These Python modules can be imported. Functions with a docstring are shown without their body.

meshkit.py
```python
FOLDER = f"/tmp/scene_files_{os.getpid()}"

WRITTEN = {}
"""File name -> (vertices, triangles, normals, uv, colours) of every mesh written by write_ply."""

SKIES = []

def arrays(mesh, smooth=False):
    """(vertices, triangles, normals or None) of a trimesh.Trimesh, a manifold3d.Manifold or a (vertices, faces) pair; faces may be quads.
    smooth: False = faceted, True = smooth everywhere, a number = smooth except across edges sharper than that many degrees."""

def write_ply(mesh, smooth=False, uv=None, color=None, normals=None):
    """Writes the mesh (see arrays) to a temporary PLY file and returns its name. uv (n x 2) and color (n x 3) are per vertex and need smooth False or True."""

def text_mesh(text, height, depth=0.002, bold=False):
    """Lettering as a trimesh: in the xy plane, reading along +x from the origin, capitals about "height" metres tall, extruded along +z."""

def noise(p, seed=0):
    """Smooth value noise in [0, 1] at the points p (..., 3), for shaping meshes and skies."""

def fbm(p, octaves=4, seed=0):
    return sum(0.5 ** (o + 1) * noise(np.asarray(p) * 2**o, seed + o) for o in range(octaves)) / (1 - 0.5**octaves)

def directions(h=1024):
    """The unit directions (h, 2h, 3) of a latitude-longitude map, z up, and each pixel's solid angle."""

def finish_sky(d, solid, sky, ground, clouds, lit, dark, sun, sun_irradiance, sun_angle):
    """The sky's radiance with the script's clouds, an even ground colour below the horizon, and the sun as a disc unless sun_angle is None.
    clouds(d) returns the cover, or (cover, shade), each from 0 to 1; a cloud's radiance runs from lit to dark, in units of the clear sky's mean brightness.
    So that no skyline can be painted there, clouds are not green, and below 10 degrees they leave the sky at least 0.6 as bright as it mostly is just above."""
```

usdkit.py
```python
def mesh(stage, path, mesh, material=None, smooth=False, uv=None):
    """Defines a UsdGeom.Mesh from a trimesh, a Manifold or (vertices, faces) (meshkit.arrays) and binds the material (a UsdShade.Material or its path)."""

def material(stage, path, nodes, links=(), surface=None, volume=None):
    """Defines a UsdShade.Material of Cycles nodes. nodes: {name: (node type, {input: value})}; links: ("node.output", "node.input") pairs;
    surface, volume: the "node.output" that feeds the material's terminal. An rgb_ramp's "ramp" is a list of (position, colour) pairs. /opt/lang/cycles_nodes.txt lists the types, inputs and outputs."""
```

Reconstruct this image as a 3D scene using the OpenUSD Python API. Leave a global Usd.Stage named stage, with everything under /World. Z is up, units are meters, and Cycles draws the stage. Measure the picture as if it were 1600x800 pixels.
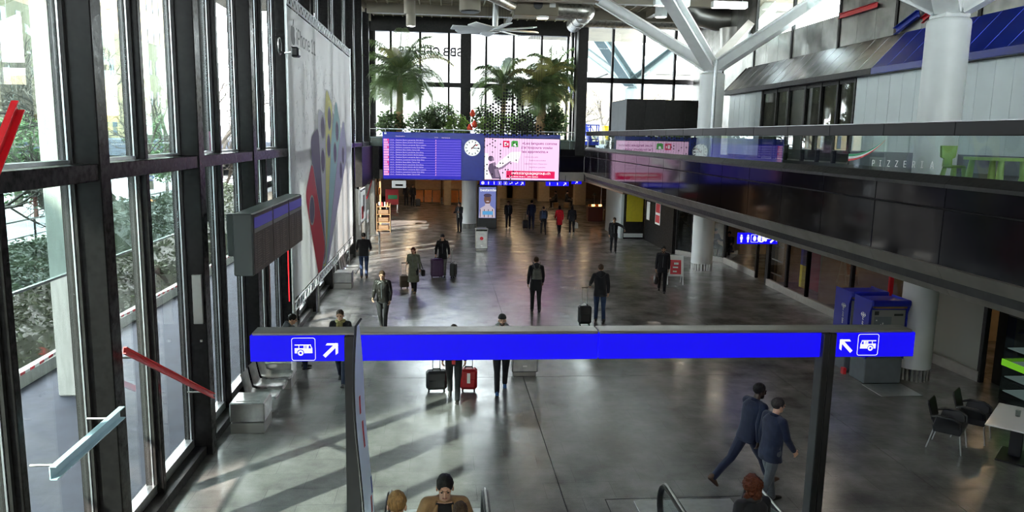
import math, random
import numpy as np, trimesh, shapely
from shapely.geometry import Polygon, Point, LineString, box as sbox
from shapely.ops import unary_union
from shapely import affinity
import manifold3d as m3
from manifold3d import Manifold
from pxr import Usd, UsdGeom, UsdLux, UsdShade, Gf, Sdf
import usdkit, meshkit

stage = Usd.Stage.CreateInMemory()
UsdGeom.SetStageUpAxis(stage, 'Z'); UsdGeom.SetStageMetersPerUnit(stage, 1.0)
UsdGeom.Xform.Define(stage, '/World'); UsdGeom.Scope.Define(stage, '/World/Looks')

# ---------------------------------------------------------------- camera
EYE = np.array([0.0, 0.0, 5.6]); FPX = 1178.7; YAW, PITCH, ROLL = .092384, .156372, -.018835
_cy, _sy, _cp, _sp = math.cos(YAW), math.sin(YAW), math.cos(PITCH), math.sin(PITCH)
_f = np.array([_sy*_cp, _cy*_cp, -_sp]); _r = np.array([_cy, -_sy, 0.0]); _d = np.cross(_f, _r)
_c, _s = math.cos(ROLL), math.sin(ROLL)
right, down = _c*_r+_s*_d, -_s*_r+_c*_d
cam = UsdGeom.Camera.Define(stage, '/World/camera')
cam.AddTransformOp().Set(Gf.Matrix4d(*right, 0, *(-down), 0, *(-_f), 0, *EYE, 1))
cam.CreateHorizontalApertureAttr(36.0); cam.CreateVerticalApertureAttr(18.0)
cam.CreateFocalLengthAttr(36.0*FPX/1600); cam.CreateFStopAttr(0.0)
cam.CreateClippingRangeAttr(Gf.Vec2f(0.1, 2000)); cam.CreateExposureAttr(1.08)

# ---------------------------------------------------------------- sky and sun
sky = UsdLux.DomeLight.Define(stage, '/World/sky'); sky.CreateIntensityAttr(4.2); sky.CreateColorAttr(Gf.Vec3f(.935, .96, 1.0))
SUN_AZ, SUN_EL = math.radians(46), math.radians(35)          # the light travels towards +x +y
sd = np.array([math.sin(SUN_AZ)*math.cos(SUN_EL), math.cos(SUN_AZ)*math.cos(SUN_EL), -math.sin(SUN_EL)])
sx_ = np.cross([0, 0, 1], -sd); sx_ /= np.linalg.norm(sx_); sy_ = np.cross(-sd, sx_)
sun = UsdLux.DistantLight.Define(stage, '/World/sun'); sun.AddTransformOp().Set(Gf.Matrix4d(*sx_, 0, *sy_, 0, *(-sd), 0, 0, 0, 0, 1))
sun.CreateIntensityAttr(3.5); sun.CreateColorAttr(Gf.Vec3f(1.0, .85, .75)); sun.CreateAngleAttr(1.0); sun.CreateNormalizeAttr(True)

# ---------------------------------------------------------------- materials
LOOKS = {}
def raw(name, nodes, links, surface, volume=None):
    LOOKS[name] = usdkit.material(stage, '/World/Looks/' + name, nodes, links, surface, volume); return name
def mat(name, color, rough=.5, metal=0., spec=.5, var=0., scale=6., bump=0., bscale=60., rvar=0., coat=0., sheen=0., stretch=None, aniso=0., trans=0.):
    """A principled material: colour mottled by noise, roughness varied, fine relief."""
    nodes = {'p': ('principled_bsdf', {'base_color': color, 'roughness': rough, 'metallic': metal, 'specular_ior_level': spec, 'coat_weight': coat, 'sheen_weight': sheen, 'anisotropic': aniso, 'transmission_weight': trans})}
    links = []
    if var or bump or rvar:
        nodes['tc'] = ('texture_coordinate', {})
        src = 'tc.object'
        if stretch is not None:
            nodes['mp'] = ('mapping', {'scale': stretch}); links.append(('tc.object', 'mp.vector')); src = 'mp.vector'
    if var:
        c = np.array(color)
        nodes['n'] = ('noise_texture', {'scale': scale, 'detail': 4})
        nodes['r'] = ('rgb_ramp', {'ramp': [(.3, tuple(np.clip(c*(1-var), 0, 1))), (.7, tuple(np.clip(c*(1+var), 0, 1)))]})
        links += [(src, 'n.vector'), ('n.fac', 'r.fac'), ('r.color', 'p.base_color')]
    if rvar:
        nodes['n2'] = ('noise_texture', {'scale': scale*1.7, 'detail': 3})
        nodes['mr'] = ('map_range', {'from_min': .3, 'from_max': .7, 'to_min': max(rough-rvar, .02), 'to_max': rough+rvar})
        links += [(src, 'n2.vector'), ('n2.fac', 'mr.value'), ('mr.result', 'p.roughness')]
    if bump:
        nodes['n3'] = ('noise_texture', {'scale': bscale, 'detail': 3}); nodes['b'] = ('bump', {'strength': bump, 'distance': .01})
        links += [(src, 'n3.vector'), ('n3.fac', 'b.height'), ('b.normal', 'p.normal')]
    return raw(name, nodes, links, 'p.BSDF')
EMIT = .475
def glow(name, color, strength=1.0, base=(.006, .006, .006), rough=.4):
    return raw(name, {'p': ('principled_bsdf', {'base_color': base, 'roughness': rough, 'specular_ior_level': .2, 'emission_color': color, 'emission_strength': strength*EMIT})}, [], 'p.BSDF')
def pane(name, tint, rough=.0, ior=1.45, gain=1.0):
    return raw(name, {'ge': ('geometry', {}), 'io': ('math', {'math_type': 'multiply_add', 'value2': 1/ior-ior, 'value3': ior}), 'f': ('fresnel', {}), 'm': ('math', {'math_type': 'multiply', 'value2': gain}), 't': ('transparent_bsdf', {'color': tint}), 'g': ('glossy_bsdf', {'color': (1, 1, 1), 'roughness': rough}), 'x': ('mix_closure', {})},
               [('ge.backfacing', 'io.value1'), ('io.value', 'f.IOR'), ('f.fac', 'm.value1'), ('m.value', 'x.fac'), ('t.BSDF', 'x.closure1'), ('g.BSDF', 'x.closure2')], 'x.closure')
def leafmat(name, color, tr=.35, rough=.5, var=.35, scale=3.):
    c = np.array(color)
    return raw(name, {'tc': ('texture_coordinate', {}), 'n': ('noise_texture', {'scale': scale, 'detail': 3}), 'r': ('rgb_ramp', {'ramp': [(.3, tuple(c*(1-var))), (.7, tuple(np.minimum(c*(1+var), 1)))]}),
                      'p': ('principled_bsdf', {'roughness': rough}), 't': ('translucent_bsdf', {}), 'x': ('mix_closure', {'fac': tr})},
               [('tc.object', 'n.vector'), ('n.fac', 'r.fac'), ('r.color', 'p.base_color'), ('r.color', 't.color'), ('p.BSDF', 'x.closure1'), ('t.BSDF', 'x.closure2')], 'x.closure')
def cloth_print(name, color, tr=.4):
    return raw(name, {'p': ('principled_bsdf', {'base_color': color, 'roughness': .55}), 't': ('translucent_bsdf', {'color': color}), 'x': ('mix_closure', {'fac': tr})},
               [('p.BSDF', 'x.closure1'), ('t.BSDF', 'x.closure2')], 'x.closure')

# floor: polished dark stone in long courses, tone changing slab by slab, gloss worn in patches
raw('floor_stone', {'tc': ('geometry', {}),
    'br': ('brick_texture', {'scale': 1.0, 'brick_width': 1.1, 'row_height': .55, 'mortar_size': .004, 'color1': (.108, .107, .105), 'color2': (.136, .135, .132), 'mortar': (.04, .04, .04), 'bias': 0.0}),
    'n': ('noise_texture', {'scale': 1.1, 'detail': 6, 'roughness': .62}), 'n2': ('noise_texture', {'scale': 55, 'detail': 2}),
    'r': ('rgb_ramp', {'ramp': [(.3, (.72, .72, .72)), (.7, (1.3, 1.28, 1.25))]}), 'r2': ('rgb_ramp', {'ramp': [(.3, (.8, .8, .8)), (.7, (1.2, 1.2, 1.2))]}),
    'm': ('mix', {'mix_type': 'multiply', 'fac': 1.0}), 'm2': ('mix', {'mix_type': 'multiply', 'fac': 1.0}),
    'mr': ('map_range', {'from_min': .3, 'from_max': .7, 'to_min': .2, 'to_max': .32}), 'p': ('principled_bsdf', {'specular_ior_level': .5, 'ior': 2.3})},
    [('tc.position', 'br.vector'), ('tc.position', 'n.vector'), ('tc.position', 'n2.vector'), ('n.fac', 'r.fac'), ('n2.fac', 'r2.fac'), ('br.color', 'm.color1'), ('r.color', 'm.color2'),
     ('m.color', 'm2.color1'), ('r2.color', 'm2.color2'), ('m2.color', 'p.base_color'), ('n.fac', 'mr.value'), ('mr.result', 'p.roughness')], 'p.BSDF')
mat('joint_dark', (.03, .03, .03), .8)
mat('frame_black', (.018, .017, .0165), .45, .0, .2, var=.25, scale=9, rvar=.06)
mat('frame_fin', (.009, .0082, .0082), .3, .0, .13, var=.2, scale=7, rvar=.08)
mat('alu', (.55, .57, .58), .38, .9, var=.08, scale=10)
mat('steel', (.5, .5, .49), .32, .95, var=.06, scale=3, rvar=.03)
mat('steel_dull', (.32, .31, .29), .4, .85, var=.08, scale=3, rvar=.04)
mat('duct_steel', (.45, .43, .38), .34, .85, var=.15, scale=4, rvar=.08)
mat('white_paint', (.74, .77, .77), .4, var=.03, scale=4)
mat('kerb_stone', (.34, .32, .29), .5, var=.08)
mat('column_white', (.76, .79, .79), .42, var=.04, scale=2)
mat('strut_white', (.84, .86, .86), .35, var=.04, scale=3)
mat('panel_white', (.60, .67, .68), .42, var=.05, scale=1.2)
mat('panel_metal', (.26, .26, .245), .3, .75, var=.3, scale=.7, rvar=.08)
mat('fascia_black', (.010, .009, .011), .075, 0., .14, var=.15, scale=3, bump=.012, bscale=1.3)
mat('rail_dark', (.014, .013, .015), .45, 0, .2)
mat('housing_grey', (.05, .056, .056), .5)
mat('strut_outdoor', (.05, .075, .08), .6)
mat('fascia_band', (.20, .18, .155), .42, .5, var=.12, scale=2, rvar=.05)
mat('canopy_silver', (.30, .31, .33), .27, .85, var=.18, scale=.6, rvar=.06)
mat('canopy_blue', (.010, .026, .27), .35, 0., .3, var=.12, scale=1.)
mat('concrete', (.46, .48, .44), .8, var=.12, scale=3, bump=.15, bscale=12, stretch=(4, 4, .5))
mat('concrete_dark', (.24, .23, .2), .85, var=.2, scale=3, bump=.15, bscale=14)
mat('asphalt', (.042, .052, .075), .8, var=.18, scale=2.2, bump=.1, bscale=40)
mat('road', (.2, .21, .225), .85, var=.12, scale=1)
mat('marking_white', (.7, .7, .68), .7, var=.1)
mat('soil', (.06, .045, .03), .95, var=.4, scale=4)
mat('ceiling_beige', (.17, .145, .10), .6, var=.12, scale=1.3)
mat('ceiling_grid', (.33, .29, .20), .5, .2, var=.1, scale=2)
mat('ceiling_dark', (.05, .048, .045), .7, var=.2, scale=1)
mat('girder', (.26, .23, .175), .5, var=.1, scale=1)
mat('red_paint', (.62, .012, .02), .3, var=.06)
mat('pale_blue_paint', (.5, .68, .78), .25, .2, var=.05)
mat('blue_paint', (.01, .035, .4), .3, var=.06)
mat('yellow_paint', (.75, .48, .02), .4, var=.06)
mat('rubber', (.016, .016, .017), .32, var=.2)
mat('black_plastic', (.016, .016, .017), .42, var=.2)
mat('grey_plastic', (.14, .16, .18), .45, var=.08)
mat('black_matte', (.012, .012, .012), .8)
mat('sbb_blue', (.012, .018, .34), .35, var=.06)
mat('lime_plastic', (.36, .56, .14), .42, var=.06)
mat('cream_plastic', (.62, .62, .5), .42)
mat('paper_white', (.78, .78, .76), .7)
mat('paper_yellow', (.6, .5, .02), .6, var=.06)
mat('paper_red', (.6, .05, .06), .6)
mat('ink_black', (.03, .03, .035), .6)
mat('ink_grey', (.32, .33, .34), .6)
mat('wood', (.26, .15, .07), .55, var=.3, scale=5, stretch=(1, 1, 8))
mat('orange_laminate', (.55, .17, .015), .45, var=.08)
mat('beige_wall', (.4, .31, .2), .7, var=.08)
mat('brown_wall', (.16, .10, .055), .6, var=.15)
mat('cardinal_red', (.5, .05, .05), .5, var=.1)
mat('silver_text', (.8, .82, .82), .4)
mat('text_white', (.85, .85, .85), .5)
mat('text_green', (.02, .35, .14), .5)
mat('bark', (.05, .042, .034), .9, var=.35, scale=8, bump=.4, bscale=20)
mat('palm_bark', (.30, .2, .1), .9, var=.35, scale=14, bump=.5, bscale=18, stretch=(1, 1, 3))
mat('flower_red', (.7, .06, .02), .5)
leafmat('palm_leaf', (.10, .15, .055), .35, .42, .4, 1.2)
leafmat('palm_leaf_dry', (.28, .27, .09), .4, .45, .3, 1.2)
leafmat('fern_leaf', (.15, .26, .045), .45, .5, .35, 2)
leafmat('shrub_leaf', (.07, .12, .04), .35, .5, .4, 2)
leafmat('hedge_leaf', (.065, .085, .05), .3, .45, .5, .8)
leafmat('conifer_leaf', (.06, .11, .04), .3, .5, .4, 1)
mat('building_pale', (.16, .15, .13), .8, var=.06, scale=.3)
mat('building_grey', (.10, .105, .105), .8, var=.08, scale=.3)
mat('building_tan', (.17, .145, .085), .8, var=.1, scale=.3)
mat('building_white', (.2, .2, .2), .8, var=.04, scale=.3)
mat('window_dark', (.05, .07, .09), .15, 0, .8)
pane('glass_facade', (.87, .905, .895), gain=1.2)
pane('glass_clear', (.86, .9, .89))
pane('glass_rail', (.82, .88, .87), gain=1.1)
pane('glass_shop', (.72, .73, .71), gain=.9)
raw('glass_frosted', {'d': ('principled_bsdf', {'base_color': (.27, .28, .245), 'roughness': .18}), 't': ('transparent_bsdf', {'color': (.8, .82, .78)}), 'x': ('mix_closure', {'fac': .3})}, [('d.BSDF', 'x.closure1'), ('t.BSDF', 'x.closure2')], 'x.closure')
pane('glass_screen', (.80, .905, .89))
glow('sign_blue', (.006, .002, .93), 1.0)
glow('sign_white', (.95, .95, .97), 1.0)
glow('board_blue', (.030, .026, .50), 1.0)
mat('board_panel', (.012, .03, .34), .35, var=.06)
glow('board_row', (.17, .12, .80), 1.0)
glow('board_line', (.50, .42, .98), 1.0)
glow('board_text', (.78, .62, .98), 1.0)
glow('board_pink', (.95, .42, .80), 1.0)
glow('board_red', (.85, .05, .30), 1.0)
glow('ad_pink', (.98, .62, .90), 1.15)
glow('ad_white', (1., .96, 1.), 1.2)
glow('ad_text', (.35, .05, .28), 1.0)
glow('ad_red', (.85, .012, .12), 1.0)
glow('ad_green', (.08, .42, .08), 1.0)
glow('ad_figure', (.13, .09, .16), 1.0)
glow('ad_figure_pale', (.34, .24, .36), 1.0)
glow('totem_blue', (.17, .20, .48), 1.0)
glow('totem_skin', (.16, .08, .06), 1.0)
glow('totem_pale', (.52, .45, .52), 1.0)
glow('totem_dark', (.06, .04, .08), 1.0)
glow('totem_cyan', (.10, .35, .65), 1.0)
glow('monitor_blue', (.030, .028, .16), 1.0)
mat('monitor_dark', (.03, .022, .022), .3, 0, .6, var=.3, scale=8)
mat('monitor_row', (.085, .06, .055), .4)
mat('monitor_grey', (.2, .21, .23), .4)
glow('lamp_warm', (1., .70, .40), 34.0)
glow('lamp_white', (1., .96, .88), 9.0)
glow('lamp_soffit', (1., .88, .72), 40.0)
glow('lamp_orange', (1., .42, .14), 5.0)
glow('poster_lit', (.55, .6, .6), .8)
glow('fridge_green', (.24, .72, .03), .55)
glow('fridge_light', (.35, .5, .5), .35)

# ---------------------------------------------------------------- helpers
COUNT = {}
def path_of(name, parent):
    base = parent.GetPath().AppendChild if parent is not None else None
    key = (str(parent.GetPath()) if parent is not None else '/World', name)
    n = COUNT.get(key, 0); COUNT[key] = n + 1
    return key[0] + '/' + (name if n == 0 else f'{name}_{n:03d}')
def tag(p, label=None, cat=None, group=None, kind=None):
    for k, v in (('label', label), ('category', cat), ('group', group), ('kind', kind)):
        if v is not None: p.SetCustomDataByKey(k, v)
    return p
def thing(name, label, cat, loc=(0, 0, 0), rz=0., group=None, kind=None, parent=None):
    x = UsdGeom.Xform.Define(stage, path_of(name, parent))
    x.AddTranslateOp().Set(Gf.Vec3d(*map(float, loc))); x.AddRotateZOp().Set(float(rz))
    return tag(x.GetPrim(), label, cat, group, kind)
def struct(name, label=None, loc=(0, 0, 0)):
    return thing(name, label, None, loc, kind='structure')
def obj(name, mesh, m, parent=None, label=None, cat=None, group=None, kind=None, smooth=False):
    p = usdkit.mesh(stage, path_of(name, parent), mesh, LOOKS[m], smooth).GetPrim()
    return tag(p, label, cat, group, kind)
def dup(root, loc, rz=0., label=None, group=None, name=None):
    was = root.GetCustomData()
    r = thing(name or root.GetName(), label or was.get('label'), was.get('category'), loc, rz, group or was.get('group'), was.get('kind'))
    r.GetReferences().AddInternalReference(root.GetPath()); r.SetInstanceable(True)
    return r

CUBE_F = np.array([[0,2,1],[0,3,2],[4,5,6],[4,6,7],[0,1,5],[0,5,4],[1,2,6],[1,6,5],[2,3,7],[2,7,6],[3,0,4],[3,4,7]])
def rotz(a):
    c, s = math.cos(a), math.sin(a); return np.array([[c, -s, 0], [s, c, 0], [0, 0, 1.]])
def rotx(a):
    c, s = math.cos(a), math.sin(a); return np.array([[1, 0, 0], [0, c, -s], [0, s, c.real]])
class MB:
    """Collects shapes; build() makes them one mesh."""
    def __init__(self): self.v, self.f, self.n = [], [], 0
    def add(self, v, f=None):
        if f is None:
            if hasattr(v, 'to_mesh'):
                t = v.to_mesh(); v, f = t.vert_properties[:, :3], t.tri_verts
            else: v, f = v.vertices, v.faces
        v = np.asarray(v, float); self.v.append(v); self.f.append(np.asarray(f, int) + self.n); self.n += len(v); return self
    def box(self, x0, x1, y0, y1, z0, z1):
        v = np.array([[x0,y0,z0],[x1,y0,z0],[x1,y1,z0],[x0,y1,z0],[x0,y0,z1],[x1,y0,z1],[x1,y1,z1],[x0,y1,z1]], float)
        return self.add(v, CUBE_F)
    def cbox(self, x0, x1, y0, y1, z0, z1, b=.01):
        return self.add(cham(x0, x1, y0, y1, z0, z1, b))
    def beam(self, p, q, w, h, up=(0, 0, 1)):
        p, q = np.array(p, float), np.array(q, float); d = q-p; d /= np.linalg.norm(d)
        s = np.cross(d, up)
        if np.linalg.norm(s) < 1e-6: s = np.cross(d, (0, 1, 0))
        s /= np.linalg.norm(s); u = np.cross(s, d)
        v = [e + a*w/2*s + b*h/2*u for e in (p, q) for a, b in ((-1,-1),(1,-1),(1,1),(-1,1))]
        return self.add(np.array(v), CUBE_F)
    def tube(self, pts, r, n=8, cap=True):
        pts = np.asarray(pts, float); r = np.broadcast_to(np.asarray(r, float), (len(pts),))
        t = np.gradient(pts, axis=0); t /= np.maximum(np.linalg.norm(t, axis=1, keepdims=True), 1e-9)
        ref = np.array([0, 0, 1.]) if abs(t[0][2]) < .9 else np.array([1., 0, 0]); rows = []
        s = np.cross(t[0], ref); s /= np.linalg.norm(s)
        for i in range(len(pts)):
            s = s - t[i]*np.dot(s, t[i]); s /= np.linalg.norm(s); u = np.cross(t[i], s)
            a = np.arange(n)*2*np.pi/n
            rows.append(pts[i] + r[i]*(np.cos(a)[:, None]*s + np.sin(a)[:, None]*u))
        v = np.vstack(rows); f = []
        for i in range(len(pts)-1):
            for k in range(n):
                a, b = i*n+k, i*n+(k+1) % n; f += [[a, b, b+n], [a, b+n, a+n]]
        if cap:
            for k in range(1, n-1): f += [[0, k+1, k], [(len(pts)-1)*n, (len(pts)-1)*n+k, (len(pts)-1)*n+k+1]]
        return self.add(v, f)
    def cyl(self, x, y, z0, z1, r, n=24, r1=None): return self.tube([[x, y, z0], [x, y, z1]], [r, r if r1 is None else r1], n)
    def lathe(self, prof, c=(0, 0, 0), n=32):
        prof = np.asarray(prof, float); a = np.arange(n)*2*np.pi/n
        v = np.stack([prof[:, None, 0]*np.cos(a), prof[:, None, 0]*np.sin(a), np.broadcast_to(prof[:, None, 1], (len(prof), n))], -1).reshape(-1, 3) + c; f = []
        for i in range(len(prof)-1):
            for k in range(n):
                p, q = i*n+k, i*n+(k+1) % n; f += [[p, q, q+n], [p, q+n, p+n]]
        return self.add(v, f)
    def shape(self, g, depth, o=(0, 0, 0), u=(1, 0, 0), w=(0, 1, 0), lift=0.):
        """A shapely outline laid in the plane o + x u + y w and thickened along u x w."""
        o, u, w = map(lambda a: np.array(a, float), (o, u, w)); n = np.cross(u, w)
        for p in getattr(g, 'geoms', [g]):
            if p.is_empty or p.area < 1e-9: continue
            m = trimesh.creation.extrude_polygon(p, depth, engine='earcut')
            self.add(o + m.vertices[:, :1]*u + m.vertices[:, 1:2]*w + (m.vertices[:, 2:]+lift)*n, m.faces)
        return self
    def text(self, s, h, o, u, w, depth=.004, bold=False, center=False, wide=1.):
        t = text_mesh(s, bold); v = t.vertices.copy(); v[:, :2] *= h; v[:, 0] *= wide
        if center: v[:, 0] -= v[:, 0].max()/2
        o, u, w = map(lambda a: np.array(a, float), (o, u, w)); n = np.cross(u, w)
        return self.add(o + v[:, :1]*u + v[:, 1:2]*w + v[:, 2:]/.01*depth*n, t.faces)
    def move(self, R=None, t=(0, 0, 0)):
        self.v = [(v @ np.asarray(R).T if R is not None else v) + np.asarray(t) for v in self.v]; return self
    def arrays(self): return np.vstack(self.v), np.vstack(self.f)
    def build(self, name, m, parent=None, label=None, cat=None, group=None, kind=None, smooth=False):
        return obj(name, self.arrays(), m, parent, label, cat, group, kind, smooth)
TEXTS = {}
def text_mesh(s, bold):
    if (s, bold) not in TEXTS: TEXTS[s, bold] = meshkit.text_mesh(s, 1.0, .01, bold)
    return TEXTS[s, bold]
def cham(x0, x1, y0, y1, z0, z1, b=.01):
    b = min(b, (x1-x0)*.45, (y1-y0)*.45, (z1-z0)*.45); p = []
    for x, sx in ((x0, 1), (x1, -1)):
        for y, sy in ((y0, 1), (y1, -1)):
            for z, sz in ((z0, 1), (z1, -1)):
                p += [[x+sx*b, y+sy*b, z], [x+sx*b, y, z+sz*b], [x, y+sy*b, z+sz*b]]
    return trimesh.convex.convex_hull(np.array(p))
def rrect(w, h, r, x=0., y=0.): return sbox(x-w/2+r, y-h/2+r, x+w/2-r, y+h/2-r).buffer(r, quad_segs=6)
X_, Y_, Z_ = np.eye(3)
# ================================================================ THE SETTING
FLOOR2 = 4.92                                     # upper floor level
XB, YB = 7.9, 42.2                                # balcony edge, mezzanine edge
# ---- floor: big slabs between movement joints
fl = struct('floor', 'dark polished stone floor of the station hall')
MB().box(-4.5, 18, -8, 80, -.3, -.02).build('joint_bed', 'joint_dark', fl)
xs = [-4.5, 1.9, 8.1, 13.25, 18]; ys = [-8] + [2.1+7.5*k for k in range(11)]
for i in range(len(xs)-1):
    for j in range(len(ys)-1):
        MB().box(xs[i]+.007, xs[i+1]-.007, ys[j]+.007, ys[j+1]-.007, -.06, 0).build('floor_slab', 'floor_stone', fl)

# ---- left glazed wall: deep fins, slender mullions, transoms, sills, kerb, panes
wl = struct('wall_left', 'black steel and glass wall with deep vertical fins')
finy = [9.42+3.64*k for k in range(-4, 11)]; finy[-1] = 45.6
TOP = 12.2
for y in finy:
    b = MB().cbox(-4.36, -4.0, y-.14, y+.14, 0, TOP, .012); b.box(-4.43, -4.36, y-.1, y+.1, 0, TOP); b.build('fin', 'frame_fin', wl)
for a, c in zip(finy[:-1], finy[1:]):
    m = (a+c)/2
    MB().cbox(-4.44, -4.2, m-.055, m+.055, .16, TOP, .008).build('mullion', 'frame_fin', wl)
    MB().box(-4.6, -4.1, a+.14, c-.14, 0, .16).build('kerb', 'frame_black', wl)
    MB().cbox(-4.42, -4.02, a+.14, c-.14, 5.0, 5.2, .008).build('transom', 'frame_fin', wl)
    for p, q in ((a+.14, m-.055), (m+.055, c-.14)):
        MB().box(-4.46, -4.3, p, q, .16, .31).build('sill', 'alu', wl)
        for s in (p, q-.05):
            MB().box(-4.44, -4.28, s, s+.05, .31, TOP).build('window_frame', 'frame_black', wl)
        for s in (p+.05, q-.062):
            MB().box(-4.345, -4.325, s, s+.012, .31, TOP).build('glazing_bead', 'alu', wl)
        for z0, z1 in ((.31, 5.0), (5.2, TOP)):
            MB().box(-4.375, -4.363, p+.062, q-.062, z0, z1).build('window_pane', 'glass_facade', wl)
        MB().box(-4.44, -4.3, p+.07, q-.07, 5.2, 5.24).build('upper_sill', 'alu', wl)

# ---- back wall behind the viewpoint
wb = struct('wall_back', 'dark panelled wall behind the upper landing')
for k in range(9): MB().cbox(-4.4+2.5*k, -1.91+2.5*k, -8.3, -8.1, 0, 7.4, .01).build('wall_panel', 'panel_metal', wb); MB().box(-4.35+2.5*k, -1.96+2.5*k, -8.2, -8.19, 7.4, 12.5).build('clerestory_pane', 'glass_clear', wb)

# ---- far glazed wall, left bay over the planters, return, right bay
wf = struct('wall_far', 'tall glazed end wall with black mullions')
FY = 45.5
mx = [-4.0, -3.06, -1.37, .29, 1.28, 2.47, 4.08, 5.74, 7.3]
for k, x in enumerate(mx):
    w = .3 if k == 4 else .06
    MB().box(x-w, x+w, FY-.12, FY+.12, FLOOR2-.2, TOP-.6).build('pillar' if k == 4 else 'mullion', 'frame_black', wf)
for a, c in zip(mx[:-1], mx[1:]):
    MB().box(a, c, FY-.1, FY+.1, 8.42, 8.68).build('transom', 'frame_black', wf)
    for z0, z1 in ((FLOOR2-.2, 8.42), (8.68, 11.5)): MB().box(a+.06, c-.06, FY-.006, FY+.006, z0, z1).build('window_pane', 'glass_clear', wf)
MB().box(-4.2, 7.4, FY-.2, FY+.2, 11.5, 12.6).build('header', 'frame_black', wf)
RY = 42.5
MB().cbox(7.35, 7.9, RY-.35, RY+.35, FLOOR2-.3, 12.4, .02).build('corner_pillar', 'frame_black', wf)
for y in (43.4, 44.5): MB().box(7.35, 7.5, y-.06, y+.06, FLOOR2-.2, 12.4).build('return_mullion', 'frame_black', wf)
for a, c in ((42.85, 43.34), (43.46, 44.44), (44.56, 45.4)): MB().box(7.42, 7.432, a, c, FLOOR2-.2, 12.2).build('window_pane', 'glass_clear', wf)
rx_ = [7.9, 9.35, 11.1, 12.9, 14.45, 16.2]
for x in rx_[1:]: MB().box(x-.06, x+.06, RY-.1, RY+.1, FLOOR2-.2, 12.0).build('mullion', 'frame_black', wf)
for a, c in zip(rx_[:-1], rx_[1:]):
    MB().box(a, c, RY-.1, RY+.1, 8.68, 8.95).build('transom', 'frame_black', wf)
    for z0, z1 in ((FLOOR2-.2, 8.68), (8.95, 11.75)): MB().box(a+.06, c-.06, RY-.006, RY+.006, z0, z1).build('window_pane', 'glass_clear', wf)
MB().box(7.9, 16.3, RY-.2, RY+.2, 11.75, 12.6).build('header', 'frame_black', wf)
# lettering fixed outside the glass: read from the street, mirrored from indoors
lt = MB().text('SBB CFF FFS', .46, (1.15, FY+.12, 10.22), -X_, Z_, .03, True, wide=.98); lt.build('facade_letters', 'ink_black', wf, 'grey facade letters seen mirrored from inside')

# ---- roof and ceiling
ce = struct('ceiling', 'beige grid ceiling under the station roof')
MB().box(-12.5, 18, -30, 47, 12.6, 12.9).build('roof_deck', 'ceiling_beige', ce)
MB().box(6, 18, 47, 56, 12.6, 12.9).build('canopy_deck', 'ceiling_beige', ce)
g = MB()
for k in range(34): g.box(-4, 17.5, 30.2+.45*k-.03, 30.2+.45*k+.03, 12.32, 12.5)
for k in range(40): g.box(-4+.55*k-.03, -4+.55*k+.03, 30, 45.4, 12.3, 12.52)
g.build('ceiling_grid', 'ceiling_grid', ce, kind='stuff')
for y in (1.3, 6.3, 11.3, 16.3, 21.3, 26.3, 31.3, 36.3, 41.3): MB().box(-4, 17.6, y-.22, y+.22, 11.85, 12.5).build('girder', 'girder', ce)
for x in (-4.3, 3.6, 10.9): MB().box(x-.15, x+.15, -8, 45.3, 12.0, 12.5).build('purlin', 'girder', ce)

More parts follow.
